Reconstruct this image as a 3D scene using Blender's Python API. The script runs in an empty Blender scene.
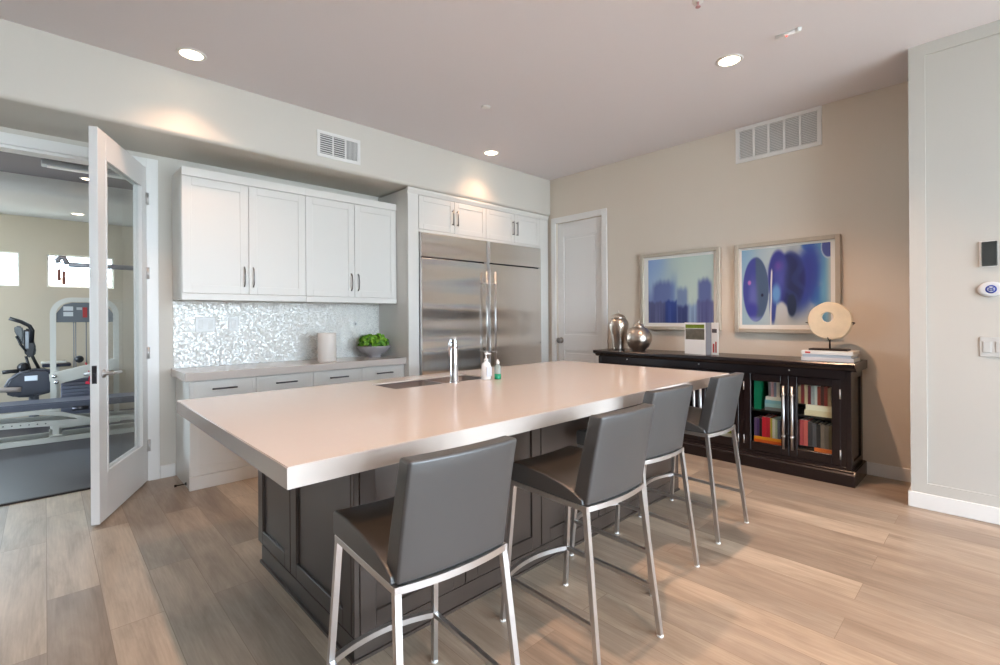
import bpy, bmesh, math, random
from mathutils import Vector, Matrix
PI = math.pi
S = bpy.context.scene
COL = S.collection

# ------------------------------------------------------------------ camera
cam = bpy.data.cameras.new('camera'); co = bpy.data.objects.new('camera', cam); COL.objects.link(co)
cam.sensor_width = 36.0; cam.lens = 479.254 * 36 / 1000; cam.shift_y = -14.865 / 1000
cam.clip_start = 0.05; cam.clip_end = 200
YAW, ROLL = .81132, .00652
fw = Vector((math.cos(YAW), math.sin(YAW), 0)); rt = Vector((math.sin(YAW), -math.cos(YAW), 0)); up = Vector((0, 0, 1))
R = Matrix((rt, up, -fw)).transposed() @ Matrix.Rotation(-ROLL, 3, 'Z')
co.matrix_world = Matrix.Translation((0, 0, 1.25621)) @ R.to_4x4()
S.camera = co

# ------------------------------------------------------------------ world, light, exposure
S.view_settings.view_transform = 'Standard'; S.view_settings.look = 'None'
S.view_settings.gamma = 1.0; S.view_settings.use_curve_mapping = False
S.view_settings.exposure = 0.45
w = bpy.data.worlds.new('sky'); S.world = w; w.use_nodes = True
bg = w.node_tree.nodes['Background']; bg.inputs[0].default_value = (.71, .86, 1.0, 1); bg.inputs[1].default_value = 14.5
LAMP_W = 170.0; LAMP_COL = (1.0, .60, .38)

def portal(name, loc, rot, sx, sy):
    l = bpy.data.lights.new(name, 'AREA'); l.shape = 'RECTANGLE'; l.size = sx; l.size_y = sy
    l.cycles.is_portal = True
    o = bpy.data.objects.new(name, l); COL.objects.link(o); o.location = loc; o.rotation_euler = rot
    return o
portal('daylight_opening_back', (1.5, -4.58, 1.4), (PI/2, 0, 0), 5.0, 2.78)        # points +Y, into the room
portal('daylight_gym_window', (-.98, 8.49, 1.9), (-PI/2, 0, 0), 1.5, .45)
portal('daylight_gym_added_opening', (-2.62, 6.7, 1.6), (PI/2, 0, -PI/2), 2.2, 1.4)  # portal for the added side opening, out of view
portal('daylight_gym_window_2', (.36, 8.49, 1.9), (-PI/2, 0, 0), .7, .45)

# ------------------------------------------------------------------ materials
def lin(c):
    return tuple((x/12.92 if x <= .04045 else ((x+.055)/1.055)**2.4) for x in (v/255 for v in c))
MATS = {}
def mat(name, rgb, rough=.5, metal=0.0, spec=.5, bump=0.0, bscale=200, coat=0.0, var=0.0, vscale=6, trans=0.0, emit=None, estr=1.0):
    if name in MATS: return MATS[name]
    m = bpy.data.materials.new(name); m.use_nodes = True; nt = m.node_tree; b = nt.nodes['Principled BSDF']
    c = lin(rgb); b.inputs['Base Color'].default_value = (*c, 1)
    b.inputs['Roughness'].default_value = rough; b.inputs['Metallic'].default_value = metal
    b.inputs['Specular IOR Level'].default_value = spec; b.inputs['Coat Weight'].default_value = coat
    b.inputs['Coat Roughness'].default_value = .1; b.inputs['Transmission Weight'].default_value = trans
    tc = nt.nodes.new('ShaderNodeTexCoord')
    if var > 0:
        n = nt.nodes.new('ShaderNodeTexNoise'); n.inputs['Scale'].default_value = vscale; n.inputs['Detail'].default_value = 5
        nt.links.new(tc.outputs['Object'], n.inputs['Vector'])
        mx = nt.nodes.new('ShaderNodeMix'); mx.data_type = 'RGBA'
        mx.inputs['A'].default_value = (*[x*(1-var) for x in c], 1); mx.inputs['B'].default_value = (*[min(1, x*(1+var)) for x in c], 1)
        nt.links.new(n.outputs['Fac'], mx.inputs['Factor']); nt.links.new(mx.outputs['Result'], b.inputs['Base Color'])
    if bump > 0:
        n = nt.nodes.new('ShaderNodeTexNoise'); n.inputs['Scale'].default_value = bscale; n.inputs['Detail'].default_value = 3
        nt.links.new(tc.outputs['Object'], n.inputs['Vector'])
        bp = nt.nodes.new('ShaderNodeBump'); bp.inputs['Strength'].default_value = bump; bp.inputs['Distance'].default_value = .002
        nt.links.new(n.outputs['Fac'], bp.inputs['Height']); nt.links.new(bp.outputs['Normal'], b.inputs['Normal'])
    if emit:
        b.inputs['Emission Color'].default_value = (*emit, 1); b.inputs['Emission Strength'].default_value = estr
    MATS[name] = m; return m

M_ceil = mat('ceiling_paint', (228, 223, 225), .9, bump=.15, bscale=260)
M_wallA = mat('greige_wall_paint', (209, 204, 195), .85, bump=.15, bscale=260)
M_wallB = mat('tan_wall_paint', (218, 208, 194), .85, bump=.15, bscale=260)
M_wallW = mat('white_wall_paint', (192, 189, 182), .7, bump=.1, bscale=260)
M_gymwall = mat('gym_wall_paint', (194, 182, 162), .9, bump=.1, bscale=260)
M_gymceil_shaded = mat('gym_ceiling_shaded', (132, 124, 126), .9); M_gymbulk_lit = mat('gym_bulkhead_lit', (208, 206, 203), .9)  # window light put into the colours: shaded ceiling dark, lit bulkhead pale
M_trim = mat('white_trim_paint', (230, 229, 226), .4)
M_cab = mat('white_cabinet_lacquer', (222, 219, 213), .38)
M_cabin = mat('cabinet_gap_shadow', (120, 118, 114), .8)
M_steelpull = mat('brushed_nickel', (150, 148, 145), .3, 1.0)
M_darkpull = mat('dark_nickel', (92, 92, 98), .35, 1.0)
M_chrome = mat('polished_chrome', (225, 225, 228), .08, 1.0)
M_satin = mat('satin_steel_tube', (206, 204, 203), .36, 1.0)
M_quartz = mat('white_quartz', (203, 193, 185), .16, spec=.5, var=.015, vscale=40)
M_island = mat('espresso_island_paint', (68, 58, 52), .30, var=.06, vscale=3)
M_espresso = mat('espresso_sideboard', (30, 21, 21), .26, var=.15, vscale=5)
M_espin = mat('sideboard_inside', (34, 26, 26), .6)
M_leather = mat('charcoal_leather', (66, 67, 68), .36, spec=.95, bump=.25, bscale=500)
M_leather_in = mat('leather_brown_reflection', (52, 47, 41), .30, spec=.8, bump=.25, bscale=500)  # same leather, with the brown reflection on the seat put into its colour
M_rubber = mat('rubber_floor', (62, 60, 66), .38, var=.12, vscale=60)
M_black = mat('black_plastic', (26, 27, 32), .4)
M_navy = mat('dark_blue_vinyl', (20, 25, 46), .35)
M_gymwhite = mat('powder_coated_white', (206, 205, 196), .35)
M_gymgrey = mat('powder_coated_grey', (120, 122, 130), .4)
M_sink = mat('stainless_sink', (128, 126, 128), .38, 1.0)
M_white = mat('white_plastic', (236, 236, 234), .4)
M_ceramic = mat('matte_white_ceramic', (226, 218, 210), .6)
M_bowl = mat('weathered_grey_bowl', (158, 152, 152), .7, var=.1, vscale=20)
M_leaf = mat('green_leaf', (96, 150, 28), .5, var=.35, vscale=30)
M_soil = mat('soil', (52, 42, 30), .9)
M_silver = mat('antiqued_silver', (200, 188, 176), .3, 1.0, var=.25, vscale=14, bump=.5, bscale=40)
M_stone = mat('cream_shell_stone', (222, 205, 176), .5, var=.22, vscale=9, bump=.4, bscale=60)
M_iron = mat('dark_iron', (44, 36, 34), .5, .6)
M_frame = mat('silver_leaf_frame', (190, 180, 164), .38, .35, var=.06, vscale=20)
M_matboard = mat('white_mat_board', (234, 234, 230), .8)
M_page = mat('book_pages', (226, 220, 208), .8)
M_ventin = mat('vent_duct_grey', (178, 177, 175), .9)
M_lens = mat('lamp_lens', (255, 240, 220), .5, emit=(1.0, .80, .58), estr=9)
M_doorpaint = mat('door_paint', (228, 227, 225), .35)
M_outside = mat('outside_fence', (225, 196, 176), .9)
M_ground_bounce = mat('outside_ground', (200, 196, 188), .9)  # unseen ground made pale to bounce daylight up to the ceiling

def nt_new(name):
    m = bpy.data.materials.new(name); m.use_nodes = True; return m, m.node_tree, m.node_tree.nodes['Principled BSDF']
def N(nt, t, **k):
    n = nt.nodes.new(t)
    for a, v in k.items():
        if a.startswith('i_'): n.inputs[a[2:].replace('_', ' ')].default_value = v
        else: setattr(n, a, v)
    return n

def wood_floor():
    m, nt, b = nt_new('oak_plank_floor'); L = nt.links.new
    tc = N(nt, 'ShaderNodeTexCoord')
    mp = N(nt, 'ShaderNodeMapping'); mp.inputs['Rotation'].default_value = (0, 0, PI/2); L(tc.outputs['Object'], mp.inputs['Vector'])
    br = N(nt, 'ShaderNodeTexBrick'); br.offset = .37; br.offset_frequency = 2; br.squash = 1
    br.inputs['Scale'].default_value = 1; br.inputs['Brick Width'].default_value = 1.25; br.inputs['Row Height'].default_value = .185
    br.inputs['Mortar Size'].default_value = .0012; br.inputs['Mortar Smooth'].default_value = .1; br.inputs['Bias'].default_value = 0
    br.inputs['Color1'].default_value = (0, 0, 0, 1); br.inputs['Color2'].default_value = (1, 1, 1, 1); br.inputs['Mortar'].default_value = (.4, .4, .4, 1)
    L(mp.outputs['Vector'], br.inputs['Vector'])
    ramp = N(nt, 'ShaderNodeValToRGB'); r = ramp.color_ramp; r.elements[0].position = 0; r.elements[0].color = (*lin((150, 136, 122)), 1)
    r.elements[1].position = 1; r.elements[1].color = (*lin((192, 178, 160)), 1)
    for p, c in ((.3, (172, 156, 139)), (.5, (162, 150, 136)), (.75, (182, 165, 146))):
        e = r.elements.new(p); e.color = (*lin(c), 1)
    L(br.outputs['Color'], ramp.inputs['Fac'])
    # per-plank offset of the grain
    sep = N(nt, 'ShaderNodeVectorMath', operation='SCALE'); sep.inputs['Scale'].default_value = 37.0; L(br.outputs['Color'], sep.inputs[0])
    add = N(nt, 'ShaderNodeVectorMath', operation='ADD'); L(tc.outputs['Object'], add.inputs[0]); L(sep.outputs[0], add.inputs[1])
    mg = N(nt, 'ShaderNodeMapping'); mg.inputs['Scale'].default_value = (6.5, 1.1, 1); L(add.outputs[0], mg.inputs['Vector'])
    n1 = N(nt, 'ShaderNodeTexNoise'); n1.inputs['Scale'].default_value = 1.6; n1.inputs['Detail'].default_value = 8; n1.inputs['Roughness'].default_value = .62; n1.inputs['Distortion'].default_value = .6
    L(mg.outputs['Vector'], n1.inputs['Vector'])
    mg2 = N(nt, 'ShaderNodeMapping'); mg2.inputs['Scale'].default_value = (60, 2.5, 1); L(add.outputs[0], mg2.inputs['Vector'])
    n2 = N(nt, 'ShaderNodeTexNoise'); n2.inputs['Scale'].default_value = 2; n2.inputs['Detail'].default_value = 4; L(mg2.outputs['Vector'], n2.inputs['Vector'])
    g = N(nt, 'ShaderNodeValToRGB'); g.color_ramp.elements[0].position = .3; g.color_ramp.elements[0].color = (.70, .67, .64, 1)
    g.color_ramp.elements[1].position = .68; g.color_ramp.elements[1].color = (1.12, 1.12, 1.1, 1); L(n1.outputs['Fac'], g.inputs['Fac'])
    g2 = N(nt, 'ShaderNodeValToRGB'); g2.color_ramp.elements[0].position = .3; g2.color_ramp.elements[0].color = (.88, .87, .86, 1)
    g2.color_ramp.elements[1].position = .7; g2.color_ramp.elements[1].color = (1.05, 1.05, 1.05, 1); L(n2.outputs['Fac'], g2.inputs['Fac'])
    m1 = N(nt, 'ShaderNodeMix', data_type='RGBA', blend_type='MULTIPLY'); m1.inputs['Factor'].default_value = 1
    L(ramp.outputs['Color'], m1.inputs['A']); L(g.outputs['Color'], m1.inputs['B'])
    m2 = N(nt, 'ShaderNodeMix', data_type='RGBA', blend_type='MULTIPLY'); m2.inputs['Factor'].default_value = 1
    L(m1.outputs['Result'], m2.inputs['A']); L(g2.outputs['Color'], m2.inputs['B'])
    m3 = N(nt, 'ShaderNodeMix', data_type='RGBA'); L(br.outputs['Fac'], m3.inputs['Factor']); L(m2.outputs['Result'], m3.inputs['A'])
    m3.inputs['B'].default_value = (*lin((132, 114, 98)), 1)
    L(m3.outputs['Result'], b.inputs['Base Color'])
    b.inputs['Roughness'].default_value = .36
    bp = N(nt, 'ShaderNodeBump'); bp.inputs['Strength'].default_value = .12; bp.inputs['Distance'].default_value = .002
    L(n2.outputs['Fac'], bp.inputs['Height']); L(bp.outputs['Normal'], b.inputs['Normal'])
    return m
M_floor = wood_floor()

def mosaic():
    m, nt, b = nt_new('pearl_mosaic_tile'); L = nt.links.new
    tc = N(nt, 'ShaderNodeTexCoord'); mp = N(nt, 'ShaderNodeMapping'); mp.inputs['Rotation'].default_value = (PI/2, 0, 0)
    L(tc.outputs['Object'], mp.inputs['Vector'])
    v = N(nt, 'ShaderNodeTexVoronoi', feature='F1', distance='CHEBYCHEV'); v.inputs['Scale'].default_value = 95; v.inputs['Randomness'].default_value = .55
    L(tc.outputs['Object'], v.inputs['Vector'])
    r = N(nt, 'ShaderNodeValToRGB'); r.color_ramp.elements[0].color = (*lin((204, 202, 197)), 1); r.color_ramp.elements[1].color = (*lin((240, 238, 232)), 1)
    sp = N(nt, 'ShaderNodeSeparateColor'); L(v.outputs['Color'], sp.inputs[0]); L(sp.outputs[0], r.inputs['Fac'])
    L(r.outputs['Color'], b.inputs['Base Color'])
    b.inputs['Roughness'].default_value = .17; b.inputs['Metallic'].default_value = .06
    # each chip lies at a slightly different tilt
    ng = N(nt, 'ShaderNodeNewGeometry'); sub = N(nt, 'ShaderNodeVectorMath', operation='SUBTRACT'); L(v.outputs['Color'], sub.inputs[0]); sub.inputs[1].default_value = (.5, .5, .5)
    sc = N(nt, 'ShaderNodeVectorMath', operation='SCALE'); sc.inputs['Scale'].default_value = .32; L(sub.outputs[0], sc.inputs[0])
    ad = N(nt, 'ShaderNodeVectorMath', operation='ADD'); L(ng.outputs['Normal'], ad.inputs[0]); L(sc.outputs[0], ad.inputs[1])
    nn = N(nt, 'ShaderNodeVectorMath', operation='NORMALIZE'); L(ad.outputs[0], nn.inputs[0]); L(nn.outputs[0], b.inputs['Normal'])
    return m
M_mosaic = mosaic()

def stainless():
    m, nt, b = nt_new('brushed_stainless_door'); L = nt.links.new
    b.inputs['Base Color'].default_value = (*lin((236, 232, 226)), 1); b.inputs['Metallic'].default_value = 1; b.inputs['Roughness'].default_value = .26
    tc = N(nt, 'ShaderNodeTexCoord'); mp = N(nt, 'ShaderNodeMapping'); mp.inputs['Scale'].default_value = (.2, .2, 1.7); L(tc.outputs['Object'], mp.inputs['Vector'])
    n = N(nt, 'ShaderNodeTexNoise'); n.inputs['Scale'].default_value = 1.5; n.inputs['Detail'].default_value = 1; L(mp.outputs['Vector'], n.inputs['Vector'])
    mp2 = N(nt, 'ShaderNodeMapping'); mp2.inputs['Scale'].default_value = (1, 1, 260); L(tc.outputs['Object'], mp2.inputs['Vector'])
    n2 = N(nt, 'ShaderNodeTexNoise'); n2.inputs['Scale'].default_value = 2; L(mp2.outputs['Vector'], n2.inputs['Vector'])
    bp = N(nt, 'ShaderNodeBump'); bp.inputs['Strength'].default_value = 1.0; bp.inputs['Distance'].default_value = .17; L(n.outputs['Fac'], bp.inputs['Height'])
    bp2 = N(nt, 'ShaderNodeBump'); bp2.inputs['Strength'].default_value = .08; bp2.inputs['Distance'].default_value = .001; L(n2.outputs['Fac'], bp2.inputs['Height'])
    L(bp.outputs['Normal'], bp2.inputs['Normal']); L(bp2.outputs['Normal'], b.inputs['Normal'])
    return m
M_stainless = stainless()

def clear_glass(name, tint=(.95, .98, .97), refl=1.0):
    m = bpy.data.materials.new(name); m.use_nodes = True; nt = m.node_tree; nt.nodes.clear()
    o = N(nt, 'ShaderNodeOutputMaterial'); t = N(nt, 'ShaderNodeBsdfTransparent'); t.inputs[0].default_value = (*tint, 1)
    g = N(nt, 'ShaderNodeBsdfGlossy'); g.inputs['Roughness'].default_value = .02
    f = N(nt, 'ShaderNodeFresnel'); f.inputs['IOR'].default_value = 1.5; mx = N(nt, 'ShaderNodeMixShader')
    ge = N(nt, 'ShaderNodeNewGeometry'); sb = N(nt, 'ShaderNodeMath', operation='SUBTRACT'); sb.inputs[0].default_value = 1; nt.links.new(ge.outputs['Backfacing'], sb.inputs[1])
    ml = N(nt, 'ShaderNodeMath', operation='MULTIPLY'); nt.links.new(f.outputs[0], ml.inputs[0]); nt.links.new(sb.outputs[0], ml.inputs[1])
    nt.links.new(ml.outputs[0], mx.inputs[0]); nt.links.new(t.outputs[0], mx.inputs[1]); nt.links.new(g.outputs[0], mx.inputs[2]); nt.links.new(mx.outputs[0], o.inputs[0])
    return m
M_glass = clear_glass('clear_glass')
M_doorglass = clear_glass('door_glass', (.95, .97, .97))

def vcol_mat(name, rough=.6):
    m, nt, b = nt_new(name); a = N(nt, 'ShaderNodeVertexColor'); a.layer_name = 'paint'
    nt.links.new(a.outputs['Color'], b.inputs['Base Color']); b.inputs['Roughness'].default_value = rough
    return m
M_art = vcol_mat('painted_print')

# ------------------------------------------------------------------ mesh helpers
def box(bm, x0, x1, y0, y1, z0, z1, bev=0.0, seg=1, mi=0):
    x0, x1 = sorted((x0, x1)); y0, y1 = sorted((y0, y1)); z0, z1 = sorted((z0, z1))
    r = bmesh.ops.create_cube(bm, size=1); vs = r['verts']
    for v in vs: v.co = Vector(((x0+x1)/2 + v.co.x*(x1-x0), (y0+y1)/2 + v.co.y*(y1-y0), (z0+z1)/2 + v.co.z*(z1-z0)))
    fs = {f for v in vs for f in v.link_faces}
    for f in fs: f.material_index = mi
    if bev > 0:
        es = list({e for v in vs for e in v.link_edges})
        r2 = bmesh.ops.bevel(bm, geom=es, offset=bev, segments=seg, affect='EDGES', profile=.5)
        for f in r2['faces']: f.material_index = mi
    return vs
def tube(bm, pts, r, n=12, square=False, cap=True, mi=0, rs=None):
    pts = [Vector(p) for p in pts]; rings = []
    prev = None
    for i, p in enumerate(pts):
        if i == 0: d = pts[1]-p
        elif i == len(pts)-1: d = p-pts[i-1]
        else: d = (pts[i+1]-p).normalized() + (p-pts[i-1]).normalized()
        d.normalize()
        if prev is None:
            a = Vector((0, 0, 1)) if abs(d.z) < .9 else Vector((0, 1, 0))
            u = d.cross(a).normalized()
        else:
            u = (prev - d*prev.dot(d)).normalized()
        prev = u; v = d.cross(u)
        rr = rs[i] if rs else r
        if square:
            k = 1.0
            if 0 < i < len(pts)-1: k = 1.0
            ring = [bm.verts.new(p + (u*a + v*b)*rr) for a, b in ((1, 1), (-1, 1), (-1, -1), (1, -1))]
        else:
            ring = [bm.verts.new(p + (u*math.cos(2*PI*j/n) + v*math.sin(2*PI*j/n))*rr) for j in range(n)]
        rings.append(ring)
    m = len(rings[0])
    for a, b in zip(rings, rings[1:]):
        for j in range(m):
            f = bm.faces.new((a[j], a[(j+1) % m], b[(j+1) % m], b[j])); f.material_index = mi
            f.smooth = not square
    if cap:
        for rg, rev in ((rings[0], True), (rings[-1], False)):
            f = bm.faces.new(list(reversed(rg)) if rev else rg); f.material_index = mi
def lathe(bm, prof, c=(0, 0, 0), n=32, mi=0, axis='Z'):
    cx, cy, cz = c; rings = []
    for r, z in prof:
        if r < 1e-5: rings.append([bm.verts.new(vec(axis, 0, 0, z, c))])
        else: rings.append([bm.verts.new(vec(axis, r*math.cos(2*PI*j/n), r*math.sin(2*PI*j/n), z, c)) for j in range(n)])
    for a, b in zip(rings, rings[1:]):
        for j in range(n):
            q = [a[j % len(a)], a[(j+1) % len(a)], b[(j+1) % len(b)], b[j % len(b)]]
            u = []
            for v in q:
                if v not in u: u.append(v)
            if len(u) > 2:
                try: f = bm.faces.new(u); f.smooth = True; f.material_index = mi
                except ValueError: pass
def vec(axis, a, b, h, c):
    if axis == 'Z': return Vector((c[0]+a, c[1]+b, c[2]+h))
    if axis == 'Y': return Vector((c[0]+a, c[1]+h, c[2]+b))
    return Vector((c[0]+h, c[1]+a, c[2]+b))
def prism(bm, poly, axis, a0, a1, mi=0, smooth=False):
    """poly of 2D points extruded along axis from a0 to a1. axis X: (y,z), Y: (x,z), Z: (x,y)"""
    def p(u, v, a): return {'X': (a, u, v), 'Y': (u, a, v), 'Z': (u, v, a)}[axis]
    A = [bm.verts.new(p(u, v, a0)) for u, v in poly]; B = [bm.verts.new(p(u, v, a1)) for u, v in poly]
    n = len(poly)
    for i in range(n):
        f = bm.faces.new((A[i], A[(i+1) % n], B[(i+1) % n], B[i])); f.material_index = mi; f.smooth = smooth
    f = bm.faces.new(list(reversed(A))); f.material_index = mi
    f = bm.faces.new(B); f.material_index = mi
def wloc(o):
    l = Vector((0, 0, 0))
    while o is not None: l += o.location; o = o.parent
    return l
def obj(name, bm, m, parent=None, smooth=None):
    bmesh.ops.recalc_face_normals(bm, faces=bm.faces)
    if parent is not None:
        off = wloc(parent)
        for v in bm.verts: v.co -= off
    me = bpy.data.meshes.new(name); bm.to_mesh(me); bm.free()
    for x in (m if isinstance(m, (list, tuple)) else [m]): me.materials.append(x)
    o = bpy.data.objects.new(name, me); COL.objects.link(o)
    if parent is not None: o.parent = parent
    return o
def B(): return bmesh.new()
def bx(name, m, parent, *a, **k):
    bm = B(); box(bm, *a, **k); return obj(name, bm, m, parent)
def thing(name, label, cat, loc=(0, 0, 0), group=None):
    o = bpy.data.objects.new(name, None); o.empty_display_size = .05; COL.objects.link(o); o.location = loc
    o['label'] = label; o['category'] = cat
    if group: o['group'] = group
    return o
def tag(o, label, cat, group=None, kind=None):
    o['label'] = label; o['category'] = cat
    if group: o['group'] = group
    if kind: o['kind'] = kind
    return o
def struct(name, bm, m, parent=None, label=None):
    o = obj(name, bm, m, parent)
    if parent is None: o['kind'] = 'structure'
    if label: o['label'] = label
    return o
def dup(root, loc, rotz=0, label=None):
    r = root.copy(); COL.objects.link(r); r.location = loc; r.rotation_euler = (0, 0, rotz)
    if label: r['label'] = label
    for ch in list(root.children):
        c = ch.copy(); COL.objects.link(c); c.parent = r
        for g in list(ch.children):
            d = g.copy(); COL.objects.link(d); d.parent = c
    return r

# ------------------------------------------------------------------ room shell
YA = 4.617          # kitchen back wall
XB = 4.71           # tan wall
ZC = 3.013          # ceiling
YS = 4.01           # soffit face
ZS = 2.557          # soffit underside
XW, YW = 4.146, .431  # white wall face and its corner
Y0, X0 = -4.6, -4.0
bm = B(); box(bm, X0-.1, 5.0, Y0-.1, 4.70, -.08, 0); struct('floor', bm, M_floor)
bm = B(); box(bm, X0-.1, 5.0, Y0-.1, YA+.12, ZC, ZC+.1); struct('ceiling', bm, M_ceil)
# kitchen back wall with wide doorway
DX0, DX1, DZ = -1.35, .575, 2.44
bm = B(); box(bm, DX1, XB+.12, YA, YA+.12, 0, ZC); box(bm, DX0, DX1, YA, YA+.12, DZ, ZC); box(bm, X0-.1, DX0, YA, YA+.12, 0, ZC)
struct('wall_back', bm, M_wallA)
# dropped soffit with rounded lower edge
r = .03
pts = [(YA, ZC), (YA, ZS)] + [(YS + r - r*math.sin(a), ZS + r - r*math.cos(a)) for a in [i*PI/2/6 for i in range(7)]] + [(YS, ZC)]
bm = B(); prism(bm, pts, 'X', X0, XB, smooth=False); struct('wall_soffit', bm, M_wallA)
# tan wall with doorway to pantry
PY0, PY1, PZ = 3.224, 3.917, 2.44
bm = B(); box(bm, XB, XB+.12, -.4, PY0, 0, ZC); box(bm, XB, XB+.12, PY0, PY1, PZ, ZC); box(bm, XB, XB+.12, PY1, YA+.12, 0, ZC)
struct('wall_right', bm, M_wallB)
# projecting white wall
bm = B(); box(bm, XW, XB, Y0, YW, 0, ZC, .004); struct('wall_front_right', bm, M_wallW)
# panel frame on the white wall (stile, top and bottom rails proud of the field)
bm = B()
box(bm, XW-.012, XW, YW-.082, YW, .10, ZC-.001); box(bm, XW-.012, XW, Y0, YW-.082, 2.935, ZC-.001)
box(bm, XW-.012, XW, Y0, YW-.082, .10, .165)
struct('trim_1', bm, M_wallW, label='flat white panel frame on the projecting white wall')
def baseboard(bm, p0, p1, nrm, h=.10, t=.014):
    (xa, ya), (xb, yb) = p0, p1; nx, ny = nrm
    box(bm, min(xa, xb, xa+nx*t, xb+nx*t), max(xa, xb, xa+nx*t, xb+nx*t), min(ya, yb, ya+ny*t, yb+ny*t), max(ya, yb, ya+ny*t, yb+ny*t), 0, h, .003)
bm = B(); baseboard(bm, (XW-.012, Y0), (XW-.012, YW+.014), (-1, 0)); baseboard(bm, (XW-.012, YW), (XB, YW), (0, 1)); struct('baseboard_front_right', bm, M_trim)
bm = B(); baseboard(bm, (XB, YW+.014), (XB, 3.145), (-1, 0)); struct('baseboard_right', bm, M_trim)
bm = B(); baseboard(bm, (.655, YA), (.757, YA), (0, -1)); struct('baseboard_back', bm, M_trim)
# rest of the room behind the camera: big sliding-door openings that let the daylight in
bm = B(); box(bm, X0-.1, -1.0, Y0-.12, Y0, 0, ZC); box(bm, 4.0, XB, Y0-.12, Y0, 0, ZC); box(bm, -1.0, 4.0, Y0-.12, Y0, 2.80, ZC)
struct('wall_front', bm, M_wallA)
bm = B(); box(bm, X0-.12, X0, Y0-.12, YA+.12, 0, ZC)
struct('wall_left', bm, mat('taupe_low_bounce_wall', (136, 124, 112), .85))  # unseen wall made dark to cut light bounced from this side
for i, xx in enumerate((-1.0, .25, 1.5, 2.75)):
    bm = B()
    for a in (xx+.01, xx+1.17): box(bm, a, a+.07, Y0-.09, Y0-.04, .08, 2.72)
    box(bm, xx+.01, xx+1.24, Y0-.09, Y0-.04, .0, .08); box(bm, xx+.01, xx+1.24, Y0-.09, Y0-.04, 2.72, 2.79)
    struct('window_%d' % (3+i), bm, M_trim)
bm = B(); box(bm, -30, 30, -30, 30, -.2, -.1); struct('ground', bm, M_ground_bounce)

# casings
def casing_Y(bm, x0, x1, z1, y, wd=.075, t=.018, left=True):   # around an opening in a Y=const wall, front side at y-t
    box(bm, x1, x1+wd, y-t, y, 0, z1+wd, .003)
    if left: box(bm, x0-wd, x0, y-t, y, 0, z1+wd, .003)
    box(bm, x0, x1, y-t, y, z1, z1+wd, .003)
bm = B(); casing_Y(bm, DX0, DX1, DZ, YA, .078)
box(bm, DX0-.02, DX1, YA, YA+.12, DZ-.02, DZ); box(bm, DX1-.02, DX1, YA, YA+.12, 0, DZ-.02)
box(bm, DX0, DX0+.02, YA, YA+.12, 0, DZ-.02)
struct('trim_2', bm, M_trim, label='white casing around the wide gym doorway')
bm = B()
box(bm, XB-.018, XB, PY0-.072, PY0, 0, PZ+.072, .003); box(bm, XB-.018, XB, PY1, PY1+.068, 0, PZ+.072, .003); box(bm, XB-.018, XB, PY0, PY1, PZ, PZ+.072, .003)
struct('trim_3', bm, M_trim, label='white casing around the pantry door')

# pantry door (two raised panels)
d = bpy.data.objects.new('door_2', None); COL.objects.link(d); d.location = (XB+.05, (PY0+PY1)/2, 0); d['kind'] = 'structure'
d['label'] = 'white two panel door beside the refrigerator wall'
bm = B(); xf = XB+.03
def door_leaf_panels(bm, y0, y1, z0, z1, x, t, st, rails):
    box(bm, x, x+t, y0, y0+st, z0, z1, .002); box(bm, x, x+t, y1-st, y1, z0, z1, .002)
    zz = z0
    for (a, b_) in rails: box(bm, x, x+t, y0+st, y1-st, a, b_, .002)
    for (a, b_) in zip([r_[1] for r_ in rails[:-1]], [r_[0] for r_ in rails[1:]]):
        box(bm, x+.012, x+t-.012, y0+st, y1-st, a, b_)
        # raised field
        box(bm, x+.006, x+.014, y0+st+.03, y1-st-.03, a+.03, b_-.03, .004)
door_leaf_panels(bm, PY0+.003, PY1-.003, .01, PZ-.003, xf, .035, .095, [(.01, .22), (.84, 1.04), (2.26, PZ-.003)])
obj('door_leaf', bm, M_doorpaint, d)
bm = B(); lathe(bm, [(0, -.068), (.026, -.065), (.036, -.05), (.030, -.034), (.014, -.022), (.014, -.008), (.037, -.006), (.039, 0), (0, 0)], (xf, 3.868, .965), 20, axis='X')
obj('door_knob', bm, M_steelpull, d)

# open glass french door
HX, HY = .578, 4.592
ang = math.atan2(3.803-HY, .238-HX); LW = .862
d = bpy.data.objects.new('door_1', None); COL.objects.link(d); d.location = (HX, HY, 0); d['kind'] = 'structure'
d['label'] = 'white french door with one tall glass pane, standing open'
# local frame: x along the leaf from hinge, y = thickness; built at origin then rotated by the root
def local(name, bm, m, parent=d):
    bmesh.ops.recalc_face_normals(bm, faces=bm.faces)
    me = bpy.data.meshes.new(name); bm.to_mesh(me); bm.free(); me.materials.append(m)
    o = bpy.data.objects.new(name, me); COL.objects.link(o); o.parent = parent; return o
T = .045; st = .115
bm = B(); box(bm, .004, st, -T, 0, .012, 2.437, .002); box(bm, LW-st, LW, -T, 0, .012, 2.437, .002)
box(bm, st, LW-st, -T, 0, .012, .297, .001); box(bm, st, LW-st, -T, 0, 2.28, 2.437, .001)
local('door_frame', bm, M_doorpaint)
bm = B()
for ya in (-T-.004, -.006):
    box(bm, st, LW-st, ya, ya+.010, .297, .309); box(bm, st, LW-st, ya, ya+.010, 2.268, 2.28)
    box(bm, st, st+.012, ya, ya+.010, .309, 2.268); box(bm, LW-st-.012, LW-st, ya, ya+.010, .309, 2.268)
local('glazing_bead', bm, M_doorpaint)
bm = B(); box(bm, st, LW-st, -T/2-.003, -T/2+.003, .297, 2.28); local('glass_pane', bm, M_doorglass)
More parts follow.
